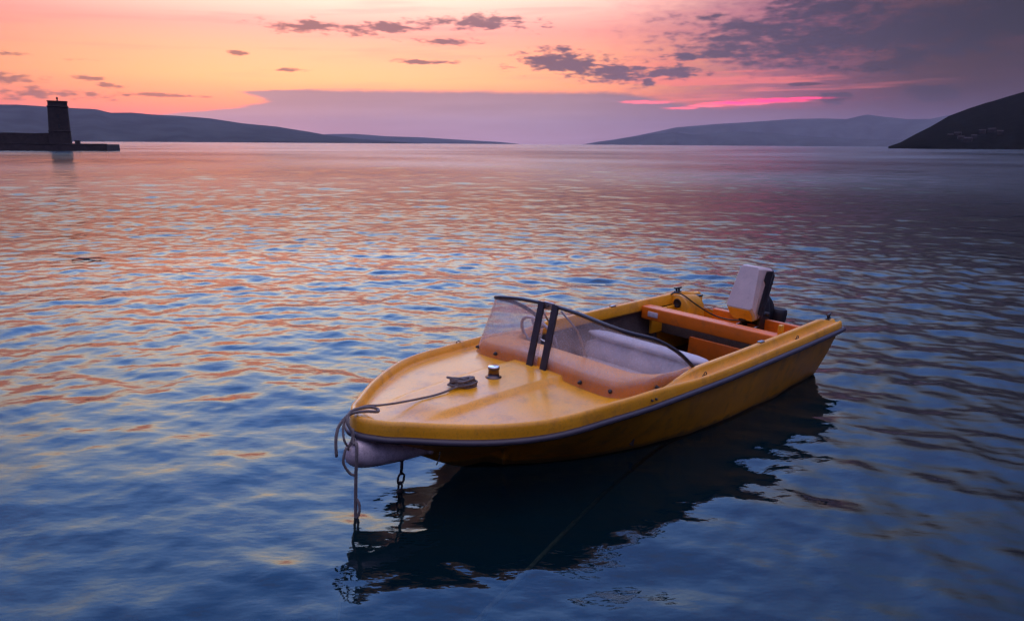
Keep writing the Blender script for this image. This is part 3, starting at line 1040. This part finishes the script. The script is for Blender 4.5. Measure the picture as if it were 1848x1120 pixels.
# glazing: two panes, each with its edge trim
for side, lab in ((1, 'port windscreen pane'), (-1, 'starboard windscreen pane')):
    I0 = 0
    rr_ = []
    for i in range(NG):
        yy = 0.02 if i == 0 else None
        r = []
        for h in np.linspace(0.0, 1.0, 9):
            p = screen(i, h, 0.004, side)
            if i == 0:
                p.y = 0.02 * side
            r.append(p)
        rr_.append(r)
    inner = [[p + Vector((-0.004, -0.002 * side, 0)) for p in r] for r in rr_]
    ring = [a_ + b_[::-1] for a_, b_ in zip(rr_, inner)]
    pane = MB().loft(ring, cv=True, caps=True).build('windscreen_pane', M['glass'], boat)
    tp = [screen(i, 1.0, 0.002, side) for i in range(2, NG)]
    tp = tp + [screen(NG - 1, 0.5, 0.002, side), screen(NG - 1, 0.15, 0.004, side)]
    MB().tube(tp, 0.0165, 8, flat=0.8).build('edge_trim', M['trim'], pane)
    # centre mullion
    off = 0.063
    a_ = Vector((2.893, off * side, 0.485))
    b_ = Vector((2.791, off * side, 0.925))
    t_ = (b_ - a_).normalized()
    w_ = Vector((0, 1, 0))
    n_ = t_.cross(w_)
    rws = []
    for p in (a_, a_.lerp(b_, 0.5), b_):
        rws.append([p + w_ * 0.026 + n_ * 0.004, p + w_ * 0.026 - n_ * 0.010, p - w_ * 0.026 - n_ * 0.010, p - w_ * 0.026 + n_ * 0.004])
    MB().loft(rws, cv=True, caps=True).build('mullion', M['trim'], boat, False)
    # fixing studs
    for i in (16, 26, 39):
        p = screen(i, 0.17, 0.006, side)
        n_ = (screen(i, 0.17, 0.05, side) - p).normalized()
        st = MB().lathe([(0.014, -0.002), (0.014, 0.004), (0.009, 0.006), (0.009, 0.018), (0.003, 0.021)], 10,
                        Matrix.Translation(p) @ n_.to_track_quat('Z', 'Y').to_matrix().to_4x4()).build('stud', M['black'], boat)
    p = screen(NG - 1, 0.1, 0.01, side)
    MB().tube([p + Vector((.03, .0, -.02)), p, p + Vector((-.05, 0, -.035))], 0.008, 6).build('screen_hook', M['steel'], boat)
# bracket joining the panes
MB().box((2.790, 0, 0.908), (0.014, 0.09, 0.05), None, 0.004).build('centre_bracket', M['steel'], boat)
MB().lathe([(0.007, 0), (0.007, 0.008), (0.003, 0.011)], 8, Matrix.Translation((2.797, 0, 0.908)) @ Matrix.Rotation(math.pi / 2, 4, 'Y')).build('bracket_screw', M['black'], boat)
# braces behind the screen
for side in (1, -1):
    MB().tube([(2.78, 0.10 * side, 0.89), (2.64, 0.13 * side, 0.74), (2.57, 0.16 * side, 0.555)], 0.007, 6).build('screen_brace', M['steel'], boat)

# cockpit liner and floor
lx = np.linspace(0.62, 2.66, 30)
for side, nm in ((1, 'port'), (-1, 'starboard')):
    rws = []
    for x in lx:
        X, Y = offset(x, 0.117)
        rws.append([(X, side * Y, zr(x) + 0.02), (X, side * (Y + 0.035), zr(x) - 0.02), (X, side * (min(Y, float(wfun(x)) + 0.03)), 0.20), (X, side * (float(wfun(x)) - 0.03), 0.07)])
    MB().loft(rws).build('side_liner', M['liner'], boat)
rws = []
for x in np.linspace(0.02, 3.0, 26):
    w_ = float(wfun(x)) - 0.02
    rws.append([(x, v * w_, 0.072) for v in np.linspace(-1, 1, 9)])
MB().loft(rws).build('cockpit_floor', M['floor'], boat, False)
# bulkhead under the dash
MB().add([(2.60, -.62, .07), (2.60, .62, .07), (2.60, .66, .46), (2.60, -.66, .46)], [(0, 1, 2, 3)]).build('dash_bulkhead', M['liner'], boat, False)
# cross beam with plate, well and inner bulkhead
YB = 0.665
bm_ = MB().box((0.82, 0, 0.463), (0.12, 2 * YB, 0.115), None, 0.012).build('cross_beam', M['gel_orange'], boat)
MB().box((0.883, -0.535, 0.462), (0.008, 0.105, 0.046), None, 0.003).build('plate', M['white'], bm_)
MB().box((0.79, 0.625, 0.555), (0.05, 0.028, 0.085), None, 0.004).build('beam_post', M['gel'], bm_)
MB().box((0.31, 0, 0.295), (0.56, 2 * 0.60, 0.02), None, 0.004).build('well_floor', M['gel'], boat)
MB().box((0.60, 0, 0.34), (0.012, 1.30, 0.20), None, 0.002).build('well_wall', M['liner'], boat)
MB().box((0.615, 0.12, 0.175), (0.03, 0.86, 0.19), Matrix.Rotation(R(-6), 3, 'Y'), 0.008).build('well_bulkhead', M['gel_orange'], boat)
MB().box((0.02, 0, 0.32), (0.055, 0.9, 0.20), None, 0.01).build('transom_pad', M['gel_orange'], boat)
for side in (1, -1):
    MB().box((0.37, side * 0.635, 0.36), (0.80, 0.025, 0.22), None, 0.006).build('well_side', M['gel'], boat)

# bench with a padded back
bench = MB().box((1.94, -0.03, 0.19), (0.46, 1.10, 0.10), None, 0.03).build('bench_seat', M['seat'], boat)
MB().box((1.94, -0.03, 0.105), (0.40, 1.04, 0.07), None, 0.005).build('seat_box', M['liner'], bench)
rws = []
for y in np.linspace(-0.60, 0.54, 14):
    e_ = 1 - 0.25 * (abs(y + 0.03) / 0.57) ** 8
    pr_ = [(1.70, .20), (1.735, .24), (1.715, .30), (1.69, .36), (1.672, .392), (1.62, .392), (1.60, .30), (1.61, .20)]
    rws.append([(x, y, 0.20 + (z - 0.20) * e_) for x, z in pr_])
back = MB().loft(rws, cv=True, caps=True).build('backrest', M['seat'], bench)
cpts = []
rws = []
for y in np.linspace(-0.61, 0.555, 18):
    e_ = max(0.25, 1 - (abs(y + 0.0275) / 0.59) ** 10)
    rws.append([(1.640 + 0.075 * math.cos(a) * e_, y, 0.418 + 0.034 * math.sin(a) * e_) for a in np.linspace(0, 2 * math.pi, 14, endpoint=False)])
MB().loft(rws, cv=True, caps=True).build('top_roll', M['seat'], back)

# steering wheel
wc = Vector((2.42, -0.46, 0.535))
wn = Vector((-0.88, 0, 0.47)).normalized()
Mw = Matrix.Translation(wc) @ wn.to_track_quat('Z', 'Y').to_matrix().to_4x4()
ring = [Mw @ Vector((0.165 * math.cos(a), 0.165 * math.sin(a), 0.02)) for a in np.linspace(0, 2 * math.pi, 36, endpoint=False)]
sw = MB().tube(ring, 0.012, 8, closed=True).build('steering_wheel', M['seat'], boat)
for k in range(3):
    a = math.pi / 2 + k * 2 * math.pi / 3
    MB().tube([Mw @ Vector((0, 0, -0.01)), Mw @ Vector((0.16 * math.cos(a), 0.16 * math.sin(a), 0.02))], 0.009, 6).build('spoke', M['steel'], sw)
MB().lathe([(0.035, -0.03), (0.035, 0.0), (0.02, 0.012)], 14, Mw).build('hub', M['black'], sw)
MB().tube([Mw @ Vector((0, 0, -0.02)), Mw @ Vector((0, 0, -0.14))], 0.018, 8).build('steering_column', M['black'], sw)

# starboard quarter box with its two dark holes and the steering cable
qb = MB()
prof = [(-0.775, 0.30), (-0.775, 0.40)] + [(-0.655 - 0.118 * math.cos(a), 0.425 + 0.122 * math.sin(a)) for a in np.linspace(0.05, math.pi - 0.05, 12)] + [(-0.535, 0.40), (-0.515, 0.30)]
prof = [(y + 0.050, z + 0.022) for y, z in prof]
qb.loft([[(0.14, y, z - 0.03) for y, z in prof], [(0.405, y, z) for y, z in prof], [(0.415, y, z) for y, z in prof], [(0.42, -0.605 + (y + 0.605) * 0.96, 0.42 + (z - 0.42) * 0.96) for y, z in prof]], cv=True, caps=True)
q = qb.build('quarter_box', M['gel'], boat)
Rx90 = Matrix.Rotation(math.pi / 2, 4, 'Y')
MB().lathe([(0.040, -0.004), (0.044, 0.004), (0.036, 0.008), (0.030, 0.002)], 18, Matrix.Translation((0.421, -0.598, 0.492)) @ Rx90).build('grommet', M['black'], q)
MB().lathe([(0.034, 0.0), (0.036, 0.02), (0.028, 0.03)], 16, Matrix.Translation((0.46, -0.700, 0.452)) @ Rx90).build('cable_end', M['black'], q)
MB().box((0.05, -0.635, 0.43), (0.07, 0.09, 0.16), None, 0.008).build('corner_post', M['gel'], boat)
MB().box((0.05, -0.635, 0.516), (0.075, 0.095, 0.014), None, 0.003).build('post_cap', M['black'], boat)
MB().tube(catmull([(0.46, -0.715, 0.45), (0.44, -0.70, 0.53), (0.42, -0.635, 0.585), (0.40, -0.55, 0.572), (0.31, -0.47, 0.49), (0.16, -0.38, 0.39), (0.10, -0.25, 0.36), (0.05, -0.1, 0.37)], 6), 0.0075, 6).build('steering_cable', M['black'], boat)

# cleats and deck fittings
def cleat(x, y, z, rz, s=1.0):
    c = MB()
    Mx = Matrix.Translation((x, y, z)) @ Matrix.Rotation(rz, 4, 'Z') @ Matrix.Scale(s, 4)
    c.box((0, 0, 0.004), (0.075, 0.03, 0.010), None, 0.003)
    c.box((-0.016, 0, 0.02), (0.014, 0.016, 0.032), None, 0.003)
    c.box((0.016, 0, 0.02), (0.014, 0.016, 0.032), None, 0.003)
    c.tube([(-0.052, 0, 0.040), (-0.03, 0, 0.037), (0.03, 0, 0.037), (0.052, 0, 0.040)], [0.006, 0.009, 0.009, 0.006], 8)
    c.v = [tuple(Mx @ Vector(p)) for p in c.v]
    return c.build('cleat', M['black'], boat)


cleat(0.06, bf(0.06) - 0.09, zr(0.06) + 0.075, R(8), 1.0)
cleat(0.31, -(bf(0.31) - 0.09), zr(0.31) + 0.106, R(-8), 1.0)
for side in (1, -1):
    for x in (2.06, 0.72):
        y = side * (bf(x) - 0.048)
        ring = [(x + 0.016 * math.cos(a), y, zr(x) + 0.052 + 0.013 * math.sin(a)) for a in np.linspace(0, 2 * math.pi, 14, endpoint=False)]
        MB().tube(ring, 0.0032, 6, closed=True).box((x, y, zr(x) + 0.042), (0.05, 0.016, 0.005), None, 0.001).build('ring_eye', M['chain'], boat)
MB().box((1.24, bf(1.24) - 0.092, zr(1.24) + 0.110), (0.06, 0.03, 0.012), None, 0.003).build('rowlock_plate', M['steel'], boat)
MB().box((1.24, -bf(1.24) + 0.092, zr(1.24) + 0.110), (0.06, 0.03, 0.012), None, 0.003).build('rowlock_plate', M['steel'], boat)
for x in (2.66, 2.70):
    MB().lathe([(0.008, 0), (0.008, 0.012), (0.004, 0.016)], 8, Matrix.Translation((x, bf(x) - 0.004, zr(x) + 0.03)) @ Matrix.Rotation(-math.pi / 2, 4, 'X')).build('snap_stud', M['black'], boat)
ring = [(2.93 + 0.02 * math.cos(a), -(bf(2.93) - 0.03), zr(2.93) + 0.078 + 0.014 * math.sin(a)) for a in np.linspace(0, 2 * math.pi, 14, endpoint=False)]
MB().tube(ring, 0.0035, 6, closed=True).build('fairlead', M['chain'], boat)
# chrome deck light
dz = zr(3.24) + 0.0265 + 0.020 + 0.030
vl = MB().lathe([(0.052, -0.004), (0.052, 0.003), (0.036, 0.006), (0.035, 0.052), (0.038, 0.054), (0.038, 0.061), (0.034, 0.064), (0.001, 0.065)], 28, Matrix.Translation((3.24, -0.035, dz))).build('deck_light', M['chrome_refl_tint'], boat)
MB().lathe([(0.037, 0.0), (0.038, 0.004), (0.034, 0.008), (0.001, 0.009)], 28, Matrix.Translation((3.24, -0.035, dz + 0.0655))).build('lens_cap', M['chrome'], vl)
# bow eye on the stem
MB().tube([(3.97 + 0.022 * math.cos(a), 0.0, float(stem(3.97)) - 0.014 + 0.022 * math.sin(a)) for a in np.linspace(0, 2 * math.pi, 16, endpoint=False)], 0.0055, 8, closed=True).build('bow_eye', M['steel'], boat)

BM = boat.matrix_world.copy()


def B(x, y, z):
    return BM @ Vector((x, y, z))


# ------------------------------------------------------------------ outboard motor, tilted up on the transom
om = empty('outboard_motor')
om.matrix_world = BM @ Matrix.Translation((0.0, 0.0, 0.42))
tag(om, 'tilted-up outboard motor with grey cowl and dark leg on the boat stern', 'outboard motor')
uu = Vector((0.940, 0, 0.342))          # the motor's own "up", tipped forward
ff = Vector((0.342, 0, -0.940))         # its front, facing down and forward
yy_ = Vector((0, 1, 0))
c0 = Vector((0.300, 0.0, 0.315))        # middle of the cowl top


def mo(u, f, y):
    return c0 + uu * u + ff * f + yy_ * y


def cowl_ring(u, f0, f1, w0, w1, ch=0.03):
    # outline in the f/y plane: f0 back, f1 front
    return [mo(u, f0, -w0 + ch), mo(u, f0, w0 - ch), mo(u, f0 + ch, w0), mo(u, f1 - ch, w1), mo(u, f1, w1 - ch), mo(u, f1, -w1 + ch), mo(u, f1 - ch, -w1), mo(u, f0 + ch, -w0)]


# big top facet, chamfer, sides
def cowl_build():
    rws = [cowl_ring(0.0, -0.190, 0.190, 0.090, 0.126, 0.018), cowl_ring(-0.06, -0.207, 0.228, 0.112, 0.134, 0.018),
           cowl_ring(-0.13, -0.222, 0.268, 0.128, 0.112, 0.02), cowl_ring(-0.165, -0.226, 0.262, 0.133, 0.108, 0.022), cowl_ring(-0.172, -0.222, 0.255, 0.130, 0.106, 0.022)]
    return MB().loft(rws, cv=True, caps=True)


cw = cowl_build().build('cowl', M['cowl'], om, False)
bv = cw.modifiers.new('edge', 'BEVEL')
bv.width = 0.016
bv.segments = 3
bv.limit_method = 'ANGLE'
bv.angle_limit = R(25)
# dark band along the side, with its step
for sy in (1, -1):
    pts_ = [(-0.125, -0.195), (-0.085, -0.180), (-0.085, -0.10), (-0.120, -0.07), (-0.120, 0.200), (-0.166, 0.205), (-0.168, -0.205)]
    a_, b_ = [], []
    for u, f in pts_:
        t = min(max((-u - 0.012) / 0.088, 0), 1)
        wv = (0.128 - 0.030 * (1 - t)) if u > -0.10 else 0.133
        w0 = 0.098 + 0.035 * min((-u - 0.012) / 0.15, 1)
        w1 = 0.128 + 0.008
        k = (f + 0.21) / 0.40
        wy = (w0 * (1 - k) + w1 * k) + 0.0035
        a_.append(mo(u, f, sy * wy))
        b_.append(mo(u, f, sy * (wy - 0.012)))
    n_ = len(pts_)
    MB().add(a_ + b_, [tuple(range(n_)), tuple(range(2 * n_ - 1, n_ - 1, -1))] + [(i, (i + 1) % n_, n_ + (i + 1) % n_, n_ + i) for i in range(n_)]).build('side_band', M['black'], cw, False)
rws = [cowl_ring(-0.176, -0.228, 0.250, 0.136, 0.112, 0.02), cowl_ring(-0.188, -0.228, 0.250, 0.136, 0.112, 0.02)]
MB().loft(rws, cv=True, caps=True).build('seal', M['steel'], om, False)
rws = [cowl_ring(-0.189, -0.224, 0.245, 0.133, 0.110, 0.02), cowl_ring(-0.24, -0.20, 0.24, 0.125, 0.108, 0.02), cowl_ring(-0.30, -0.10, 0.22, 0.09, 0.09, 0.02)]
pan = MB().loft(rws, cv=True, caps=True).build('lower_cowl', M['black'], om, False)
# latch on the front of the cowl
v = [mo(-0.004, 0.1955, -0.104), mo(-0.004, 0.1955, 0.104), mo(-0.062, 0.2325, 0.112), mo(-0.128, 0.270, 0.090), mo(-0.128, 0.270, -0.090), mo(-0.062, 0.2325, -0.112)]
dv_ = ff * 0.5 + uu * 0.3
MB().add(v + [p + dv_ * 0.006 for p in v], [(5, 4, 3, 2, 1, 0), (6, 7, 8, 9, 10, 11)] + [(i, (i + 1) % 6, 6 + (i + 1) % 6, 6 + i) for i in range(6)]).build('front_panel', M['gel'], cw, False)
MB().box(mo(-0.125, 0.274, 0.0), (0.022, 0.07, 0.018), None, 0.004).build('latch', M['black'], cw)
# leg, trim casing and gear case
lg = [mo(-0.26, 0.05, 0), mo(-0.36, 0.06, 0), mo(-0.46, 0.08, 0), mo(-0.56, 0.12, 0), mo(-0.64, 0.17, 0)]
rws = []
for k, p in enumerate(lg):
    hf, hy = (0.14, 0.12, 0.11, 0.11, 0.09)[k], (0.075, 0.055, 0.05, 0.05, 0.03)[k]
    rws.append([p + ff * hf * math.cos(a) + yy_ * hy * math.sin(a) for a in np.linspace(0, 2 * math.pi, 16, endpoint=False)])
MB().loft(rws, cv=True, caps=True).build('leg', M['black'], om)
pb = Vector((-0.27, 0.05, 0.045))
MB().lathe([(0.060, -0.30), (0.075, -0.16), (0.084, -0.04), (0.080, 0.0), (0.066, 0.012), (0.064, -0.01), (0.01, -0.02)], 18, Matrix.Translation(pb) @ Matrix.Rotation(R(-8), 4, 'Y')).build('gear_case', M['black'], om)
MB().box((-0.30, 0.04, -0.16), (0.24, 0.16, 0.018), Matrix.Rotation(R(10), 3, 'Y'), 0.004).build('cavitation_plate', M['black'], om)
MB().box((0.02, 0.0, 0.06), (0.20, 0.15, 0.20), Matrix.Rotation(R(20), 3, 'Y'), 0.03).build('swivel_bracket', M['black'], om)
# clamp bracket on the transom
for sy in (1, -1):
    MB().box((0.06, sy * 0.085, -0.02), (0.17, 0.022, 0.16), None, 0.006).build('clamp_arm', M['black'], om)
    MB().tube([(0.15, sy * 0.085, -0.05), (0.22, sy * 0.085, -0.055)], 0.009, 8).build('clamp_screw', M['steel'], om)
MB().tube([(0.03, -0.12, 0.05), (0.03, 0.12, 0.05)], 0.02, 10).build('tilt_tube', M['black'], om)
MB().tube(catmull([(0.06, 0.05, 0.03), (0.16, 0.06, 0.02), (0.20, 0.03, 0.10), mo(-0.22, 0.12, 0.03)], 5), 0.016, 8).build('cable_boot', M['black'], om)
MB().tube(catmull([(0.10, -0.10, 0.0), (0.20, -0.12, 0.03), (0.22, -0.06, 0.10), mo(-0.2, 0.13, -0.05)], 5), 0.006, 6).build('fuel_hose', M['steel'], om)

# ------------------------------------------------------------------ ropes, fender, chain
fd = empty('bow_fender')
fd.matrix_world = BM @ Matrix.Translation((4.08, 0.03, 0.25))
tag(fd, 'teardrop-shaped dirty white fender lashed under the boat bow', 'fender')
fa, fb = Vector((4.375, 0.045, 0.325)), Vector((3.85, 0.085, 0.205))
ax_ = (fb - fa)
Lf = ax_.length
Mf = Matrix.Translation(fa - Vector((4.08, 0.03, 0.25))) @ ax_.to_track_quat('Z', 'Y').to_matrix().to_4x4()
prof = [(0.004, 0), (0.035, 0.006), (0.058, 0.022), (0.074, 0.05), (0.081, 0.09), (0.081, 0.13), (0.076, 0.19), (0.066, 0.26), (0.053, 0.34), (0.040, 0.41), (0.028, 0.47), (0.02, 0.505), (0.015, 0.53)]
MB().lathe([(r, z / 0.53 * Lf) for r, z in prof], 28, Mf).build('body', M['fender'], fd)
MB().lathe([(0.017, Lf - 0.012), (0.020, Lf), (0.020, Lf + 0.022), (0.010, Lf + 0.028)], 14, Mf).build('end_neck', M['fender'], fd)
tl_ = [Mf @ Vector((0, 0, Lf + 0.012))]
e0 = tl_[0]
MB().tube(catmull([e0, e0 + Vector((-0.02, 0.02, 0.012)), e0 + Vector((-0.045, 0.03, -0.01)), e0 + Vector((-0.042, 0.03, -0.05)), e0 + Vector((-0.025, 0.03, -0.085))], 5), 0.004, 6).build('end_lanyard', M['rope'], fd)


def rope(name, pts, r, mat, label, cat, n=5, ns=8):
    P = catmull(pts, n)
    o = MB().tube(P, r, ns).build(name, mat)
    tag(o, label, cat)
    return o


zt = zr(4.2) + 0.085
# one rope: hank on the foredeck, line to the nose, turns round the bow
hank = MB()
hc = Vector((3.50, -0.035, zr(3.5) + 0.0265 + 0.052))
for k in range(9):
    lx_, ly_ = random.uniform(0.055, 0.092), random.uniform(0.02, 0.046)
    oz = 0.004 + 0.0055 * k * random.uniform(0.8, 1.1)
    rz_ = R(random.uniform(-56, -34))
    ti = random.uniform(-0.16, 0.16)
    lp_ = []
    for a in np.linspace(0, 2 * math.pi, 26, endpoint=False):
        px_ = lx_ * math.cos(a) + 0.008 * math.sin(3 * a + k)
        py_ = ly_ * math.sin(a) + 0.006 * math.cos(2 * a + k)
        lp_.append(B(hc.x + px_ * math.cos(rz_) - py_ * math.sin(rz_) + random.uniform(-.002, .002), hc.y + px_ * math.sin(rz_) + py_ * math.cos(rz_),
                     hc.z + oz + px_ * ti + 0.004 * math.sin(2 * a + k)))
    hank.tube(lp_, 0.0068, 7, closed=True)
wr = [B(hc.x - 0.04 + 0.006 * k / 5, hc.y + 0.035 + 0.026 * math.cos(k * 1.25 + .6), hc.z + 0.028 + 0.034 * math.sin(k * 1.25 + .6)) for k in range(12)]
hank.tube(wr, 0.006, 7)
line = [B(hc.x + 0.05, hc.y + 0.02, hc.z + 0.012), B(3.72, -0.02, zt - 0.012), B(3.95, -0.035, zt - 0.008), B(4.10, -0.035, zt + 0.008), B(4.18, -0.05, zt + 0.018), B(4.26, -0.03, zt + 0.022),
        B(4.335, -0.01, zt + 0.005), B(4.375, 0.02, zt - 0.04), B(4.385, 0.045, zt - 0.10), B(4.36, 0.05, zt - 0.15)]
hank.tube(catmull(line, 6), 0.0066, 7)
loop2 = [B(4.36, 0.05, zt - 0.15), B(4.335, 0.055, zt - 0.08), B(4.35, 0.02, zt - 0.01), B(4.30, -0.01, zt + 0.028), B(4.20, -0.01, zt + 0.026), B(4.15, 0.005, zt + 0.010), B(4.165, 0.035, zt + 0.006),
         B(4.23, 0.02, zt + 0.018), B(4.31, -0.005, zt + 0.016), B(4.385, 0.0, zt - 0.03), B(4.42, 0.02, zt - 0.10), B(4.425, 0.03, zt - 0.19)]
hank.tube(catmull(loop2, 6), 0.0088, 7)
bo = hank.build('mooring_rope', M['rope'])
tag(bo, 'grey mooring rope hanked on the foredeck and led round the bow', 'rope')

hang = MB()
h1 = [B(4.33, 0.04, zt - 0.05), B(4.345, 0.075, zt - 0.12), B(4.36, 0.125, 0.40), B(4.37, 0.14, 0.33), B(4.372, 0.135, 0.24), B(4.376, 0.135, 0.12), B(4.38, 0.138, 0.0), B(4.385, 0.14, -0.10)]
hang.tube(catmull(h1, 6), 0.0092, 8)
h2 = [B(4.36, 0.05, zt - 0.16), B(4.40, 0.085, 0.37), B(4.42, 0.09, 0.30), B(4.39, 0.10, 0.235), B(4.372, 0.13, 0.225)]
hang.tube(catmull(h2, 6), 0.0075, 7)
h3 = [B(4.376, 0.135, 0.10), B(4.368, 0.155, 0.07), B(4.372, 0.16, 0.02), B(4.382, 0.145, -0.02)]
hang.tube(catmull(h3, 6), 0.0075, 7)
ho_ = hang.build('hanging_rope', M['rope'])
tag(ho_, 'dark rope hanging straight down past the fender into the water', 'rope')

rope('anchor_line', [(-0.838, 3.90, -0.06), (-0.845, 3.84, -0.12), (-0.862, 3.66, -0.28), (-0.862, 3.50, -0.44), (-0.82, 3.1, -0.95)], 0.005, M['line_red'],
     'thin reddish line under water left of the bow reflection', 'rope', 6, 6)
rope('underwater_rope', [(1.60, 6.30, -0.42), (1.213, 5.827, -0.36), (0.90, 5.32, -0.33), (0.615, 4.809, -0.30), (0.36, 4.27, -0.25), (0.113, 3.725, -0.20), (-0.02, 3.42, -0.16), (-0.149, 3.137, -0.14), (-0.34, 2.7, -0.2), (-0.6, 2.1, -0.3)],
     0.013, M['line_red'], 'brown mooring line running under water from below the hull', 'rope', 6, 7)

# mooring chain below the stem
ch = empty('mooring_chain')
ch.matrix_world = BM @ Matrix.Translation((3.985, 0.0, 0.19))
tag(ch, 'dark steel shackle and chain hanging from the bow into the water', 'chain')


def link(c, t, side, ln, wd, r):
    t = Vector(t).normalized()
    s = Vector(side)
    s = (s - t * s.dot(t)).normalized()
    pts_ = []
    for a in np.linspace(0, 2 * math.pi, 20, endpoint=False):
        ca, sa = math.cos(a), math.sin(a)
        pts_.append(Vector(c) + t * ((ln / 2 - wd / 2) * (1 if ca > 0 else -1) + wd / 2 * ca) + s * (wd / 2 * sa))
    return MB().tube(pts_, r, 8, closed=True)


link((0.0, 0.01, -0.004), (0, 0, 1), (1, 0, 0), 0.06, 0.05, 0.006).build('shackle', M['chain'], ch)
MB().tube([(0.0, 0.012, -0.03), (0.004, 0.014, -0.075), (0.01, 0.016, -0.115)], 0.0095, 8).build('swivel_pin', M['chain'], ch)
zc = -0.14
for k in range(7):
    sd_ = (1, 0.2, 0) if k % 2 == 0 else (0.1, 1, 0)
    big = k == 0
    ln = 0.066 if big else 0.062
    link((0.012 + 0.006 * k, 0.018, zc), (0.12, 0, -1), sd_, ln, 0.052 if big else 0.036, 0.0065).build('chain_link', M['chain'], ch)
    zc -= ln - 0.016

# added dark strip standing in for a reflection on the water
refl = MB().tube(catmull([(-7.35, 12.95, 0.015), (-7.22, 12.98, 0.03), (-7.12, 13.02, 0.02), (-6.98, 13.08, 0.035), (-6.86, 13.12, 0.01)], 4), [0.008] * 4 + [0.012] * 5 + [0.008] * 5 + [0.004] * 3, 7).build('reflection_mark', M['refl_dark'])
tag(refl, 'small dark strip standing in for a reflection far left on the water', 'reflection_mark')
#ENDBOAT#
# ------------------------------------------------------------------ air
hz_m = bpy.data.materials.new('sea_haze')
hz_m.use_nodes = True
HZ = NT(hz_m.node_tree)
HZ.n.clear()
pv = HZ.new('ShaderNodeVolumePrincipled')
pv.inputs['Color'].default_value = (0.88, 0.80, 0.92, 1)
pv.inputs['Density'].default_value = 4.0e-5
pv.inputs['Anisotropy'].default_value = 0.0
ho = HZ.new('ShaderNodeOutputMaterial')
HZ.l.new(pv.outputs[0], ho.inputs['Volume'])
hb = MB().box((0, 0, 196), (29000, 29000, 410)).build('haze', hz_m, None, False)
tag(hb, kind='stuff')
